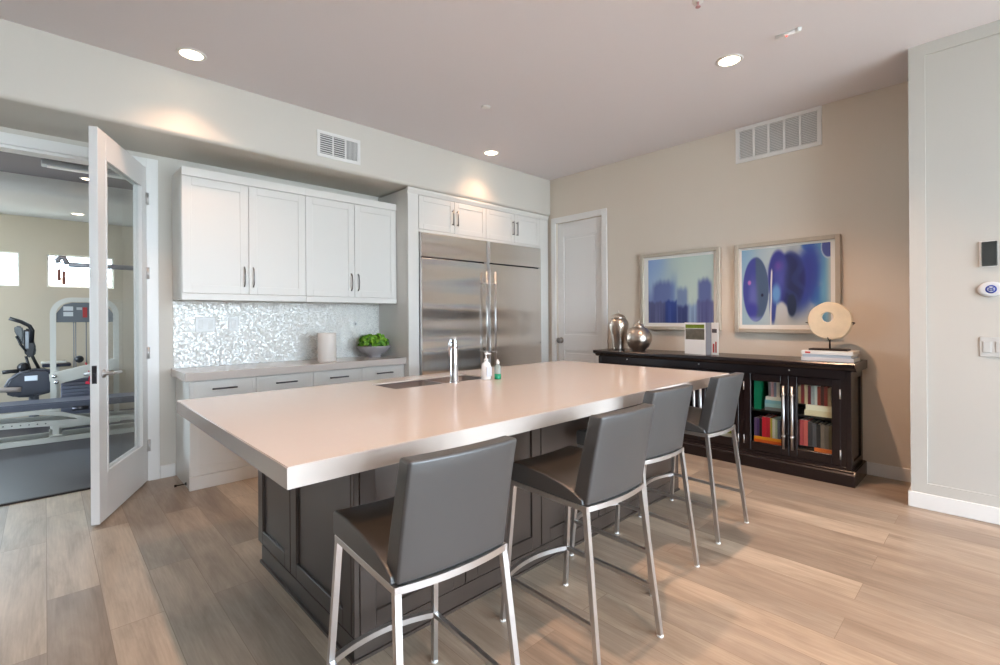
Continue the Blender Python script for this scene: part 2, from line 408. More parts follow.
for nm, sgn, yb in (('door_handle', 1, 0), ('door_handle', -1, -T)):
    bm = B(); xc = LW-.058
    lathe(bm, [(0, 0), (.027, 0), (.027, sgn*.008), (.012, sgn*.012), (.010, sgn*.05), (0, sgn*.05)], (xc, yb, .925), 20, axis='Y')
    tube(bm, [(xc, yb+sgn*.048, .925), (xc-.03, yb+sgn*.053, .925), (xc-.125, yb+sgn*.05, .922)], .009, 10)
    local(nm, bm, M_satin)
bm = B(); box(bm, LW, LW+.002, -T/2-.012, -T/2+.012, .87, .98); box(bm, LW, LW+.010, -T/2-.007, -T/2+.007, .915, .935); local('latch_plate', bm, M_darkpull)
for hz in (.28, 1.0, 1.62, 2.20):
    bm = B(); lathe(bm, [(0, 0), (.009, 0), (.009, .09), (0, .09)], (-.002, .006, hz-.045), 12); box(bm, 0, .03, -.001, .002, hz-.045, hz+.045); local('door_hinge', bm, M_satin)
d.rotation_euler = (0, 0, ang)

# ------------------------------------------------------------------ shaker fronts
def shaker(bm, axis, a0, a1, z0, z1, f, t=.02, st=.06, rec=.008, out=-1, gap=.0015, bev=.0015):
    """axis 'Y': front in plane y=f, spans x a0..a1 ; axis 'X': plane x=f, spans y a0..a1. out = outward sign"""
    a0 += gap; a1 -= gap; z0 += gap; z1 -= gap
    def bb(u0, u1, w0, w1, d0, d1, b=bev):
        if axis == 'Y': box(bm, u0, u1, f-out*d0, f-out*d1, w0, w1, b)
        else: box(bm, f-out*d0, f-out*d1, u0, u1, w0, w1, b)
    bb(a0, a0+st, z0, z1, 0, t); bb(a1-st, a1, z0, z1, 0, t)
    bb(a0+st, a1-st, z0, z0+st, 0, t); bb(a0+st, a1-st, z1-st, z1, 0, t)
    bb(a0+st, a1-st, z0+st, z1-st, rec, t, 0)
def pull(bm, p0, p1, out, r=.0055, stand=.028, inset=.012):
    p0 = Vector(p0); p1 = Vector(p1); o = Vector(out); d = (p1-p0).normalized()
    tube(bm, [p0+o*stand, p1+o*stand], r, 8)
    for q in (p0+d*inset, p1-d*inset): tube(bm, [q, q+o*stand], r*.8, 8)

# upper wall cabinets (two double-door units)
UX = [.747, 1.209, 1.672, 2.134, 2.588]; UY = 4.245; UZ0, UZ1 = 1.405, 2.41
def bow_pull(bm, x, y, z0, z1):
    pts = [(x, y, z0), (x, y-.022, z0+.02), (x, y-.028, (z0+z1)/2), (x, y-.022, z1-.02), (x, y, z1)]
    tube(bm, pts, .0055, 8)
for u, (i, side) in enumerate(((0, 'left'), (2, 'right'))):
    t = thing('wall_cabinet', 'white two door wall cabinet above the mosaic backsplash, %s' % ('at the glass door end' if u == 0 else 'next to the refrigerator column'), 'cabinet', ((UX[i]+UX[i+2])/2, YA-.186, UZ0), 'upper wall cabinets')
    bm = B(); x0, x1 = UX[i], UX[i+2]-(.0005 if u == 0 else 0)
    box(bm, x0, x1, UY+.021, YA-.001, UZ0+.01, UZ1-.02); obj('body', bm, M_cab, t)
    bx('light_rail', M_cab, t, x0-(.004 if u == 0 else 0), x1, UY-.004, UY+.0205, UZ0, UZ0+.052, bev=.003)
    bm = B()
    c0 = x0
    prism(bm, [(UY+.0205, UZ1-.066), (UY, UZ1-.066), (UY-.004, UZ1-.062), (UY-.004, UZ1), (UY+.0205, UZ1)], 'X', c0, x1)
    box(bm, c0, x1, UY+.0205, YA-.001, UZ1-.019, UZ1)
    obj('crown_molding', bm, M_cab, t)
    for k in (i, i+1):
        bm = B(); shaker(bm, 'Y', UX[k], UX[k+1], UZ0+.053, UZ1-.067, UY, st=.062, rec=.0055)
        dd = obj('door', bm, M_cab, t)
        hx = UX[k+1]-.034 if k == i else UX[k]+.034
        bm = B(); bow_pull(bm, hx, UY, 1.52, 1.68); obj('handle', bm, M_steelpull, dd)

# backsplash + plates
bm = B(); box(bm, .748, 2.590, YA-.012, YA-.0005, .8665, 1.404); tag(obj('backsplash', bm, M_mosaic), 'sparkling pearl mosaic tile backsplash between counter and wall cabinets', 'backsplash')
def wallplate(name, label, cat, x0, x1, z0, z1, y, kind, grp=None):
    t = thing(name, label, cat, ((x0+x1)/2, y, (z0+z1)/2), grp)
    bx('plate', M_white, t, x0, x1, y-.006, y, z0, z1, bev=.002)
    n = max(1, round((x1-x0)/.075))
    for k in range(n):
        c = x0+(x1-x0)*(k+.5)/n
        bx('rocker' if kind == 's' else 'socket', M_trim, t, c-.017, c+.017, y-.009, y-.006, (z0+z1)/2-.034, (z0+z1)/2+.034, bev=.0015)
YP = YA-.0135
wallplate('light_switch', 'white double switch plate on the mosaic, nearer the glass door', 'switch', .90, 1.045, 1.155, 1.275, YP, 's')
wallplate('wall_outlet', 'white single outlet plate on the mosaic right of the double switch', 'outlet', 1.145, 1.225, 1.155, 1.275, YP, 'o')
bm = B(); lathe(bm, [(0, 0), (.02, 0), (.02, -.006), (.008, -.008), (0, -.008)], (2.316, YP, 1.2), 16, axis='Y')
t = thing('air_switch', 'small round button on the backsplash above the potted plant', 'button', (2.316, YP, 1.2)); obj('button_ring', bm, M_white, t)
bm = B(); lathe(bm, [(0, -.008), (.007, -.008), (.007, -.011), (0, -.011)], (2.316, YP, 1.2), 12, axis='Y'); obj('button_center', bm, M_black, t)

# base cabinets (two units, each two drawers above two doors)
BX = [.764, 1.220, 1.676, 2.132, 2.590]; BY = 4.112
for u, i in ((0, 0), (1, 2)):
    t = thing('base_cabinet', 'white base cabinet under the back counter, %s' % ('with its side showing at the glass door end' if u == 0 else 'next to the refrigerator column'), 'cabinet', ((BX[i]+BX[i+2])/2, 4.36, 0), 'base cabinets under the back counter')
    bx('body', M_cab, t, BX[i], BX[i+2]-.0005, BY+.021, YA-.001, .0, .805)
    bx('plinth', M_cab, t, BX[i]-(.006 if u == 0 else 0), BX[i+2]-.0005, BY-.008, BY+.0205, 0, .098, bev=.003)
    for k in (i, i+1):
        bm = B(); shaker(bm, 'Y', BX[k], BX[k+1], .665, .797, BY, st=.025, rec=.004); dr = obj('drawer', bm, M_cab, t)
        bm = B(); c = (BX[k]+BX[k+1])/2; pull(bm, (c-.085, BY, .735), (c+.085, BY, .735), (0, -1, 0), r=.006); obj('handle', bm, M_darkpull, dr)
        bm = B(); shaker(bm, 'Y', BX[k], BX[k+1], .10, .662, BY, st=.062, rec=.0055); dd = obj('door', bm, M_cab, t)
        hx = BX[k+1]-.034 if k == i else BX[k]+.034
        bm = B(); bow_pull(bm, hx, BY, .47, .63); obj('handle', bm, M_steelpull, dd)
bm = B(); box(bm, .731, 2.590, 4.074, YA-.001, .806, .866, .003, 2); tag(obj('back_countertop', bm, M_quartz), 'light grey quartz counter running under the mosaic backsplash', 'countertop')
bm = B(); lathe(bm, [(0, 0), (.012, 0), (.012, -.006), (.004, -.008), (.004, -.06), (.009, -.062), (.009, -.075), (0, -.075)], (.7575, 4.20, .035), 12, axis='X')
tag(obj('door_stop', bm, M_iron), 'small dark door stop on the base cabinet end near the floor', 'door stop')

# refrigerator column
FX0, FX1, FY = 2.592, 4.688, 4.035
FA, FC, FBx = 2.718, 3.632, 4.534
t = thing('refrigerator_surround', 'tall white cabinet column framing the two steel refrigerators', 'cabinet', ((FX0+FX1)/2, 4.32, 0))
bx('side_panel', M_cab, t, FX0, FX0+.018, FY+.02, YA-.001, 0, 2.54)
bx('side_panel', M_cab, t, FX1-.018, FX1, FY+.02, YA-.001, 0, 2.54)
bx('stile', M_cab, t, FX0, FA-.002, FY, FY+.02, 0, 2.54, bev=.002)
bx('stile', M_cab, t, FBx+.002, FX1, FY, FY+.02, 0, 2.54, bev=.002)
bx('rail', M_cab, t, FA-.002, FBx+.002, FY, FY+.02, 2.125, 2.150, bev=.002)
bm = B(); prism(bm, [(FY+.02, 2.495), (FY-.001, 2.495), (FY-.016, 2.53), (FY-.016, 2.55), (FY+.02, 2.55)], 'X', FX0-.006, FX1)
obj('crown_molding', bm, M_cab, t)
WX = [FA, 3.172, 3.625, 4.08, FBx]
for u, i in ((0, 0), (1, 2)):
    t2 = thing('bridge_cabinet', 'low white two door cabinet above the %s refrigerator' % ('left' if u == 0 else 'right'), 'cabinet', ((WX[i]+WX[i+2])/2, 4.3, 2.152), 'cabinets above the refrigerators')
    bx('body', M_cab, t2, WX[i], WX[i+2]-.001, FY+.022, YA-.003, 2.152, 2.493)
    for k in (i, i+1):
        bm = B(); shaker(bm, 'Y', WX[k], WX[k+1], 2.152, 2.493, FY, st=.055, rec=.0055); dd = obj('door', bm, M_cab, t2)
        hx = WX[k+1]-.032 if k == i else WX[k]+.032
        bm = B(); pull(bm, (hx, FY, 2.235), (hx, FY, 2.40), (0, -1, 0), r=.006); obj('handle', bm, M_steelpull, dd)
for nm, x0, x1, hx, lab in (('refrigerator', FA+.004, 3.616, 3.562, 'built in stainless steel refrigerator, left of the pair'), ('refrigerator', 3.650, FBx-.003, 3.690, 'built in stainless steel refrigerator, right of the pair, beside the pantry door')):
    t = thing(nm, lab, 'refrigerator', ((x0+x1)/2, 4.33, 0), 'stainless refrigerators')
    bx('body', M_black, t, x0+.004, x1-.004, FY+.022, YA-.01, .02, 2.115)
    bx('toe_grille', M_black, t, x0, x1, FY+.03, FY+.05, .02, .10)
    bx('door', M_stainless, t, x0+.010, x1-.010, FY-.028, FY+.021, .105, 1.862, bev=.004)
    dd = t.children[-1]
    bx('edge_trim', M_satin, t, x0, x0+.009, FY-.012, FY+.021, .105, 2.118)
    bx('edge_trim', M_satin, t, x1-.009, x1, FY-.012, FY+.021, .105, 2.118)
    bx('top_grille_panel', M_stainless, t, x0+.010, x1-.010, FY-.026, FY+.021, 1.878, 2.116, bev=.004)
    bm = B(); tube(bm, [(hx, FY-.075, .72), (hx, FY-.075, 1.77)], .0125, 16); hh = obj('handle', bm, M_satin, dd)
    for z in (.87, 1.635):
        bm = B(); tube(bm, [(hx, FY-.028, z), (hx, FY-.075, z)], .009, 12); lathe(bm, [(.0125, -.012), (.016, -.012), (.016, .012), (.0125, .012)], (hx, FY-.075, z), 16); obj('handle_bracket', bm, M_satin, dd)
bm = B(); box(bm, 3.619, 3.647, FY-.020, FY+.021, .105, 2.118, .003); tag(obj('joining_strip', bm, M_satin), 'narrow steel strip joining the two refrigerators', 'trim strip')

# ------------------------------------------------------------------ island
IX0, IX1, IY0, IY1, IZ, IT = .457, 3.377, 1.293, 2.742, .868, .059
BX0, BX1, BY0, BY1 = .812, 3.33, 1.637, 2.725
t = thing('kitchen_island', 'dark espresso panelled kitchen island base under the long white top', 'kitchen island', ((BX0+BX1)/2, (BY0+BY1)/2, 0))
SX0, SX1, SY0, SY1 = 1.39, 2.10, 2.295, 2.575      # sink opening
bm = B()
zt = IZ-IT-.001
# hollow carcass so that the sink bowl hangs free
box(bm, BX0+.02, SX0-.05, BY0+.02, BY1-.02, .085, zt); box(bm, SX1+.05, BX1-.02, BY0+.02, BY1-.02, .085, zt)
box(bm, SX0-.05, SX1+.05, BY0+.02, SY0-.05, .085, zt); box(bm, SX0-.05, SX1+.05, SY0-.05, BY1-.02, .085, .55)
box(bm, BX0+.04, BX1-.02, BY0+.03, BY1-.09, 0, .085)
obj('carcass', bm, M_island, t)
bm = B(); box(bm, BX0-.001, BX0+.0195, BY0-.001, BY1-.065, 0, .086); box(bm, BX0+.0195, BX1, BY0-.001, BY0+.0195, 0, .086); box(bm, BX0-.012, BX0-.001, BY0-.010, BY1-.065, 0, .012); box(bm, BX0-.001, BX1, BY0-.010, BY0-.001, 0, .012); obj('base_molding', bm, M_island, t)
fx = [BX0+.022+.502*k for k in range(6)]
bx('corner_post', M_island, t, BX0, BX0+.022, BY0, BY0+.022, .087, zt, bev=.002)
bx('corner_post', M_island, t, BX1-.005, BX1, BY0, BY0+.022, .087, zt, bev=.001)
for k in range(5):
    bm = B(); shaker(bm, 'Y', fx[k], min(fx[k+1], BX1-.005), .085, zt-.01, BY0, st=.065, rec=.012, gap=.003, bev=.002); obj('front_panel', bm, M_island, t)
for a, b_ in ((BY0+.022, 2.265), (2.265, BY1-.001)):
    bm = B(); shaker(bm, 'X', a, b_, .085, zt-.01, BX0, st=.068, rec=.012, gap=.003, bev=.002); obj('end_panel', bm, M_island, t)
bm = B(); shaker(bm, 'X', BY0+.022, BY1, .06, zt-.01, BX1, st=.068, rec=.012, gap=.003, out=1); obj('end_panel', bm, M_island, t)
for k in range(5):
    x0 = BX0+.02+(BX1-BX0-.04)/5*k; bm = B(); shaker(bm, 'Y', x0, x0+(BX1-BX0-.04)/5, .10, zt-.01, BY1, st=.065, rec=.01, out=1); dd = obj('door', bm, M_island, t)

# slab with sink cut-out and mitred apron edge
bm = B()
def ring_slab(bm, x0, x1, y0, y1, hx0, hx1, hy0, hy1, z0, z1, rr=.02, bev=True):
    out_ = [(x0, y0), (x1, y0), (x1, y1), (x0, y1)]
    hole = []
    for cx, cy, a0 in ((hx0+rr, hy0+rr, PI), (hx1-rr, hy0+rr, 1.5*PI), (hx1-rr, hy1-rr, 0), (hx0+rr, hy1-rr, .5*PI)):
        hole.append([(cx+rr*math.cos(a0+i*PI/8), cy+rr*math.sin(a0+i*PI/8)) for i in range(5)])
    for z, flip in ((z1, False), (z0, True)):
        O = [bm.verts.new((x, y, z)) for x, y in out_]; H = [[bm.verts.new((x, y, z)) for x, y in h] for h in hole]
        for i in range(4):
            j = (i+1) % 4
            bm.faces.new([O[i], O[j], H[j][0]] + [H[i][-1]])
            bm.faces.new([O[i]] + [H[i][k] for k in (4, 3, 2, 1, 0)])
        if not flip: OT, HT = O, H
        else: OB, HB = O, H
    for i in range(4):
        j = (i+1) % 4; bm.faces.new((OT[i], OT[j], OB[j], OB[i]))
    ht = [v for h in HT for v in h]; hb = [v for h in HB for v in h]
    for i in range(len(ht)):
        j = (i+1) % len(ht); bm.faces.new((ht[i], ht[j], hb[j], hb[i]))
    if bev:
        es = [e for e in bm.edges if all(v in OT for v in e.verts)]
        bmesh.ops.bevel(bm, geom=es, offset=.0025, segments=2, affect='EDGES')
ring_slab(bm, IX0, IX1, IY0, IY1, SX0, SX1, SY0, SY1, IZ-.007, IZ)
ring_slab(bm, IX0, IX1, IY0, IY1, SX0-.045, SX1+.045, SY0-.035, SY1+.035, IZ-IT, IZ-.007, bev=False)
tag(obj('island_countertop', bm, M_quartz), 'long thick white quartz slab on top of the kitchen island', 'countertop')
t = thing('kitchen_sink', 'stainless double bowl sink sunk in the island countertop', 'sink', ((SX0+SX1)/2, (SY0+SY1)/2, IZ-IT-.2))
def bowl(bm, x0, x1, y0, y1, z0, z1, th=.004):
    r_ = .03
    def rr(x0, x1, y0, y1, r, z): 
        pts = []
        for cx, cy, a0 in ((x0+r, y0+r, PI), (x1-r, y0+r, 1.5*PI), (x1-r, y1-r, 0), (x0+r, y1-r, .5*PI)):
            pts += [bm.verts.new((cx+r*math.cos(a0+i*PI/8), cy+r*math.sin(a0+i*PI/8), z)) for i in range(5)]
        return pts
    R_ = [rr(x0-.012, x1+.012, y0-.012, y1+.012, .035, z1), rr(x0, x1, y0, y1, .03, z1), rr(x0+.004, x1-.004, y0+.004, y1-.004, .03, z0+.02), rr(x0+.02, x1-.02, y0+.02, y1-.02, .025, z0)]
    for a, b_ in zip(R_, R_[1:]):
        for i in range(len(a)):
            j = (i+1) % len(a); f = bm.faces.new((a[i], a[j], b_[j], b_[i])); f.smooth = True
    bm.faces.new(R_[-1])
zs = IZ-.0085
bm = B(); bowl(bm, SX0+.008, 1.745, SY0+.008, SY1-.008, zs-.19, zs); obj('bowl', bm, M_sink, t)
bm = B(); bowl(bm, 1.770, SX1-.008, SY0+.008, SY1-.008, zs-.19, zs); obj('bowl', bm, M_sink, t)
for x in (1.57, 1.93):
    bm = B(); lathe(bm, [(0, .004), (.03, .004), (.042, .0015), (.042, 0), (0, 0)], (x, 2.44, zs-.1895), 24); obj('drain', bm, M_chrome, t)
# faucet
t = thing('kitchen_faucet', 'tall straight chrome faucet at the sink edge of the island', 'faucet', (1.768, 2.264, IZ))
FXc, FYc = 1.768, 2.262
bm = B(); lathe(bm, [(0, 0), (.030, 0), (.031, .006), (.027, .012), (.0245, .016), (.0235, .20), (.0225, .205), (.0225, .208), (.0235, .212), (.0235, .235), (.021, .242), (0, .243)], (FXc, FYc, IZ), 32); obj('body', bm, M_chrome, t)
bm = B(); tube(bm, [(FXc, FYc, IZ+.205), (FXc+.037, FYc+.047, IZ+.205), (FXc+.092, FYc+.118, IZ+.185), (FXc+.12, FYc+.155, IZ+.15)], .012, 14); obj('spout', bm, M_chrome, t)
bm = B(); lathe(bm, [(.0225, 0), (.0225, .028), (.018, .034), (0, .035)], (FXc, FYc, IZ+.243), 24); tube(bm, [(FXc, FYc, IZ+.262), (FXc-.022, FYc+.010, IZ+.258), (FXc-.029, FYc+.012, IZ+.235), (FXc-.027, FYc+.012, IZ+.16)], .005, 8); obj('lever', bm, M_chrome, t)
# soap bottles
t = thing('soap_dispenser', 'white pump soap bottle behind the faucet on the island', 'soap bottle', (2.02, 2.262, IZ))
c = (2.020, 2.258, IZ)
bm = B(); lathe(bm, [(0, 0), (.026, 0), (.029, .004), (.029, .085), (.026, .098), (.013, .108), (.012, .114), (0, .114)], c, 24); obj('bottle', bm, M_white, t)
bm = B(); box(bm, c[0]-.021, c[0]+.021, c[1]-.031, c[1]-.0275, IZ+.02, IZ+.08, .001); obj('label_patch', bm, mat('soap_label', (206, 210, 222), .6), t)
bm = B(); lathe(bm, [(.012, 0), (.014, .002), (.014, .014), (.005, .018), (.004, .04), (.011, .044), (.011, .052), (0, .053)], (c[0], c[1], IZ+.114), 16); tube(bm, [(c[0], c[1], IZ+.162), (c[0]+.022, c[1]-.022, IZ+.160)], .0045, 8); obj('pump', bm, M_white, t)
t = thing('dish_soap_bottle', 'small clear bottle with green soap beside the white pump bottle', 'soap bottle', (2.075, 2.215, IZ))
c = (2.075, 2.21, IZ)
M_green = mat('green_soap', (20, 150, 110), .25); M_clear = mat('clear_plastic', (190, 205, 200), .2, trans=.5)
bm = B(); lathe(bm, [(0, 0), (.019, 0), (.021, .004), (.021, .034), (0, .034)], c, 20); obj('soap', bm, M_green, t)
bm = B(); lathe(bm, [(.021, .0345), (.021, .078), (.010, .092), (.010, .096), (0, .096)], c, 20); obj('bottle', bm, M_clear, t)
bm = B(); lathe(bm, [(.0095, .0965), (.011, .098), (.011, .110), (.006, .114), (.006, .124), (0, .125)], c, 16); obj('cap', bm, M_white, t)

# ------------------------------------------------------------------ counter things
bm = B(); lathe(bm, [(0, .004), (.066, .004), (.066, 0), (.080, 0), (.082, .004), (.082, .252), (.080, .257), (.074, .258), (.072, .252), (.072, .02), (0, .02)], (1.885, 4.305, .867), 40)
tag(obj('ceramic_canister', bm, M_ceramic), 'plain white cylindrical canister on the back counter', 'canister')
t = thing('potted_plant', 'bright green leafy plant in a grey footed bowl on the counter', 'plant', (2.35, 4.34, .867))
pc = (2.405, 4.385, .867)
bm = B(); lathe(bm, [(0, 0), (.066, 0), (.074, .006), (.062, .012), (.070, .022), (.126, .056), (.162, .100), (.167, .116), (.158, .116), (.146, .098), (.06, .05), (0, .045)], pc, 40); obj('bowl', bm, M_bowl, t)
bm = B(); lathe(bm, [(0, .102), (.09, .100), (.144, .096)], pc, 24); obj('soil', bm, M_soil, t)
random.seed(5)
bm = B()
for i in range(230):
    a = random.uniform(0, 2*PI); rr = .142*math.sqrt(random.random())*1.08
    hgt = .112 + .115*(1-(rr/.17)**5)*random.uniform(.15, 1.0)
    p = Vector((pc[0]+rr*math.cos(a), pc[1]+rr*math.sin(a), pc[2]+hgt)); s = random.uniform(.018, .033)
    nrm = Vector((math.cos(a)*rr/.09+random.uniform(-.9, .9), math.sin(a)*rr/.09+random.uniform(-.9, .9), random.uniform(.1, 1.1))).normalized()
    u = nrm.cross(Vector((random.random(), random.random(), random.random()-.5))).normalized(); v = nrm.cross(u)
    q = [bm.verts.new(p + u*s*x + v*s*.7*y + nrm*s*z) for x, y, z in ((-1, 0, -.3), (-.3, .8, 0), (.5, .7, .1), (1.1, 0, -.35), (.5, -.7, .1), (-.3, -.8, 0), (.1, 0, -.25))]
    mi = random.choice((0, 0, 1, 2))
    for j in range(6): f = bm.faces.new((q[j], q[(j+1) % 6], q[6])); f.material_index = mi
o_ = obj('leaves', bm, [M_leaf, mat('green_leaf_dark', (58, 108, 22), .5, var=.3, vscale=30), mat('green_leaf_light', (132, 180, 50), .5, var=.2, vscale=30)], t)

# ------------------------------------------------------------------ bar stools
def make_stool(label):
    t = thing('bar_stool', label, 'bar stool', (0, 0, 0), 'bar stools along the island')
    zf = .582
    # seat cushion, scooped towards the back
    bm = B()
    prof = [(.212, .590), (.214, .655), (.197, .668), (.11, .668), (.0, .660), (-.08, .645), (-.135, .628), (-.172, .610), (-.176, .590)]
    NX = 9; hw = .186
    rows = []
    for i in range(NX):
        x = -hw + 2*hw*i/(NX-1); e = abs(x)/hw
        rows.append([bm.verts.new((x, y-(.006 if j in (0, 1, 2) else 0)*e*e, z - (0.0 if j in (0, 8) else .010*(1-e*e)))) for j, (y, z) in enumerate(prof)])
    for a, b_ in zip(rows, rows[1:]):
        for j in range(len(prof)):
            k = (j+1) % len(prof); f = bm.faces.new((a[j], a[k], b_[k], b_[j])); f.smooth = False
            if 2 <= j <= 6: f.material_index = 1; f.smooth = True
    bm.faces.new(rows[0]); bm.faces.new(list(reversed(rows[-1])))
    o = obj('seat', bm, [M_leather, M_leather_in], t); md = o.modifiers.new('bevel', 'BEVEL'); md.width = .007; md.segments = 3; md.limit_method = 'ANGLE'; md.angle_limit = .6
    # backrest: one slab, leaning and slightly curved
    bm = B(); NX = 11; NZ = 9
    def bp_(i, j, side):
        s = -1 + 2*i/(NX-1); h = j/(NZ-1); z = .590 + h*(.914-.590)
        x = s*(.176-.002*h); yb = -.190 - .064*h**1.15 - .014*(1-s*s)
        th = .070 - .014*h
        return (x, yb + (th if side else 0) - 0, z + .008*s*s*h*0)
    F = [[bm.verts.new(bp_(i, j, 0)) for j in range(NZ)] for i in range(NX)]; G = [[bm.verts.new(bp_(i, j, 1)) for j in range(NZ)] for i in range(NX)]
    for i in range(NX-1):
        for j in range(NZ-1):
            f = bm.faces.new((F[i][j], F[i+1][j], F[i+1][j+1], F[i][j+1])); f.smooth = True
            f = bm.faces.new((G[i][j], G[i][j+1], G[i+1][j+1], G[i+1][j])); f.smooth = True; f.material_index = 1
    for i in range(NX-1):
        bm.faces.new((F[i][0], G[i][0], G[i+1][0], F[i+1][0])); bm.faces.new((F[i][-1], F[i+1][-1], G[i+1][-1], G[i][-1]))
    for j in range(NZ-1):
        bm.faces.new((F[0][j], F[0][j+1], G[0][j+1], G[0][j])); bm.faces.new((F[-1][j], G[-1][j], G[-1][j+1], F[-1][j+1]))
    o = obj('backrest', bm, [M_leather, M_leather_in], t); md = o.modifiers.new('bevel', 'BEVEL'); md.width = .009; md.segments = 3; md.limit_method = 'ANGLE'; md.angle_limit = .8
    q = .0095
    for sx, sy in ((-1, 1), (1, 1), (-1, -1), (1, -1)):
        bm = B(); tp = (sx*.174, .190 if sy > 0 else -.183, zf-.012); ft = (sx*.197, .237 if sy > 0 else -.250, .006)
        tube(bm, [ft, tp], .0092, square=True); lg = obj('leg', bm, M_satin, t)
        bm = B(); lathe(bm, [(0, 0), (.013, 0), (.013, .006), (0, .006)], (ft[0], ft[1], 0), 12); obj('foot_glide', bm, M_white, lg)
    bm = B()
    box(bm, -.184, -.165, -.193, .200, zf-.012, zf+.007, .001); box(bm, .165, .184, -.193, .200, zf-.012, zf+.007, .001)
    box(bm, -.165, .165, .181, .200, zf-.012, zf+.007, .001)
    pts = [(-.174+.348*i/8, -.183 - .020*(1-(2*i/8-1)**2), zf-.0025) for i in range(9)]
    tube(bm, pts, q, square=True)
    obj('seat_frame', bm, M_satin, t)
    def legpt(sx, sy, z):
        k = (z-.006)/(zf-.012-.006); tp = (sx*.174, .190 if sy > 0 else -.183); ft = (sx*.197, .237 if sy > 0 else -.250)
        return (ft[0]+(tp[0]-ft[0])*k, ft[1]+(tp[1]-ft[1])*k, z)
    a = legpt(-1, 1, .185); b_ = legpt(1, 1, .185)
    bm = B(); tube(bm, [(a[0]+(b_[0]-a[0])*i/12, a[1]+.040*(1-(2*i/12-1)**2), .185) for i in range(13)], .0095, square=True); obj('footrest', bm, M_satin, t)
    for sx in (-1, 1):
        bm = B(); tube(bm, [legpt(sx, 1, .185), legpt(sx, -1, .185)], .008, square=True); obj('stretcher', bm, M_satin, t)
    return t
ST = [(.817, 1.219, -.062, 'grey leather bar stool nearest the camera, first along the island'),
      (1.561, 1.196, -.036, 'grey leather bar stool, second from the camera along the island'),
      (2.191, 1.334, -.066, 'grey leather bar stool, third along the island, between second and last'),
      (2.898, 1.342, -.026, 'grey leather bar stool at the far island end by the dark sideboard')]
st0 = make_stool(ST[0][3])
for i in range(1, 4): dup(st0, (ST[i][0], ST[i][1], 0), ST[i][2], ST[i][3])
st0.location = (ST[0][0], ST[0][1], 0); st0.rotation_euler = (0, 0, ST[0][2])

# ------------------------------------------------------------------ sideboard
SBX, SBY0, SBY1, SBZ = 4.285, .78, 2.985, .905
XBK = 4.694
t = thing('sideboard', 'long espresso wood sideboard with glass doors against the tan wall', 'sideboard', (4.5, 1.88, 0))
bm = B()
prism(bm, [(SBX+.01, .84), (SBX-.012, .853), (SBX-.022, .868), (SBX-.05, .874), (SBX-.058, .879), (SBX-.058, .897), (SBX-.052, SBZ), (XBK, SBZ), (XBK, .84)], 'Y', SBY0-.034, SBY1+.034)
obj('top', bm, M_espresso, t)
bm = B(); x0 = SBX+.02
box(bm, x0, XBK, SBY0+.025, SBY0+.045, .09, .84); box(bm, x0, XBK, SBY1-.045, SBY1-.025, .09, .84)
box(bm, XBK-.012, XBK, SBY0, SBY1, .09, .84)
box(bm, x0, XBK-.012, SBY0+.045, SBY1-.045, .115, .205)
obj('case', bm, M_espin, t)
DW = .683
SEC = [(.842+.722*k, .842+.722*k+DW) for k in range(3)]
for k in (1, 2):
    bx('divider', M_espin, t, x0+.005, XBK-.012, SEC[k][0]-.030, SEC[k][0]-.009, .2055, .84)
for k in range(3): bx('shelf', M_espin, t, x0+.03, XBK-.013, SEC[k][0]-.006, SEC[k][1]+.006, .458, .478)
# end panel (shaker look)
for yy, o_s in ((SBY0, -1), (SBY1, 1)):
    bm = B(); shaker(bm, 'Y', SBX+.03, XBK, .10, .84, yy, t=.024, st=.06, rec=.010, out=o_s, gap=0); obj('end_panel', bm, M_espresso, t)
bm = B(); box(bm, SBX-.004, SBX+.03, SBY0-.002, SBY0+.030, .10, .84, .003); box(bm, SBX-.004, SBX+.03, SBY1-.030, SBY1+.002, .10, .84, .003)
box(bm, SBX, SBX+.019, SBY0+.03, SBY1-.03, .780, .845, .002)
for q0, q1 in ((SBY0+.03, SEC[0][0]), (SEC[0][1], SEC[1][0]), (SEC[1][1], SEC[2][0]), (SEC[2][1], SBY1-.03)): box(bm, SBX, SBX+.019, q0, q1, .135, .780)
box(bm, SBX, SBX+.024, SBY0+.03, SBY1-.03, .095, .135, .002)
obj('face_frame', bm, M_espresso, t)
bm = B()
prism(bm, [(SBX-.028, 0), (SBX-.028, .085), (SBX-.02, .095), (SBX-.006, .108), (XBK, .108), (XBK, 0)], 'Y', SBY0-.026, SBY1+.026)
box(bm, SBX-.020, XBK, SBY0-.018, SBY1+.018, .0, .1115, .002)
obj('plinth', bm, M_espresso, t)
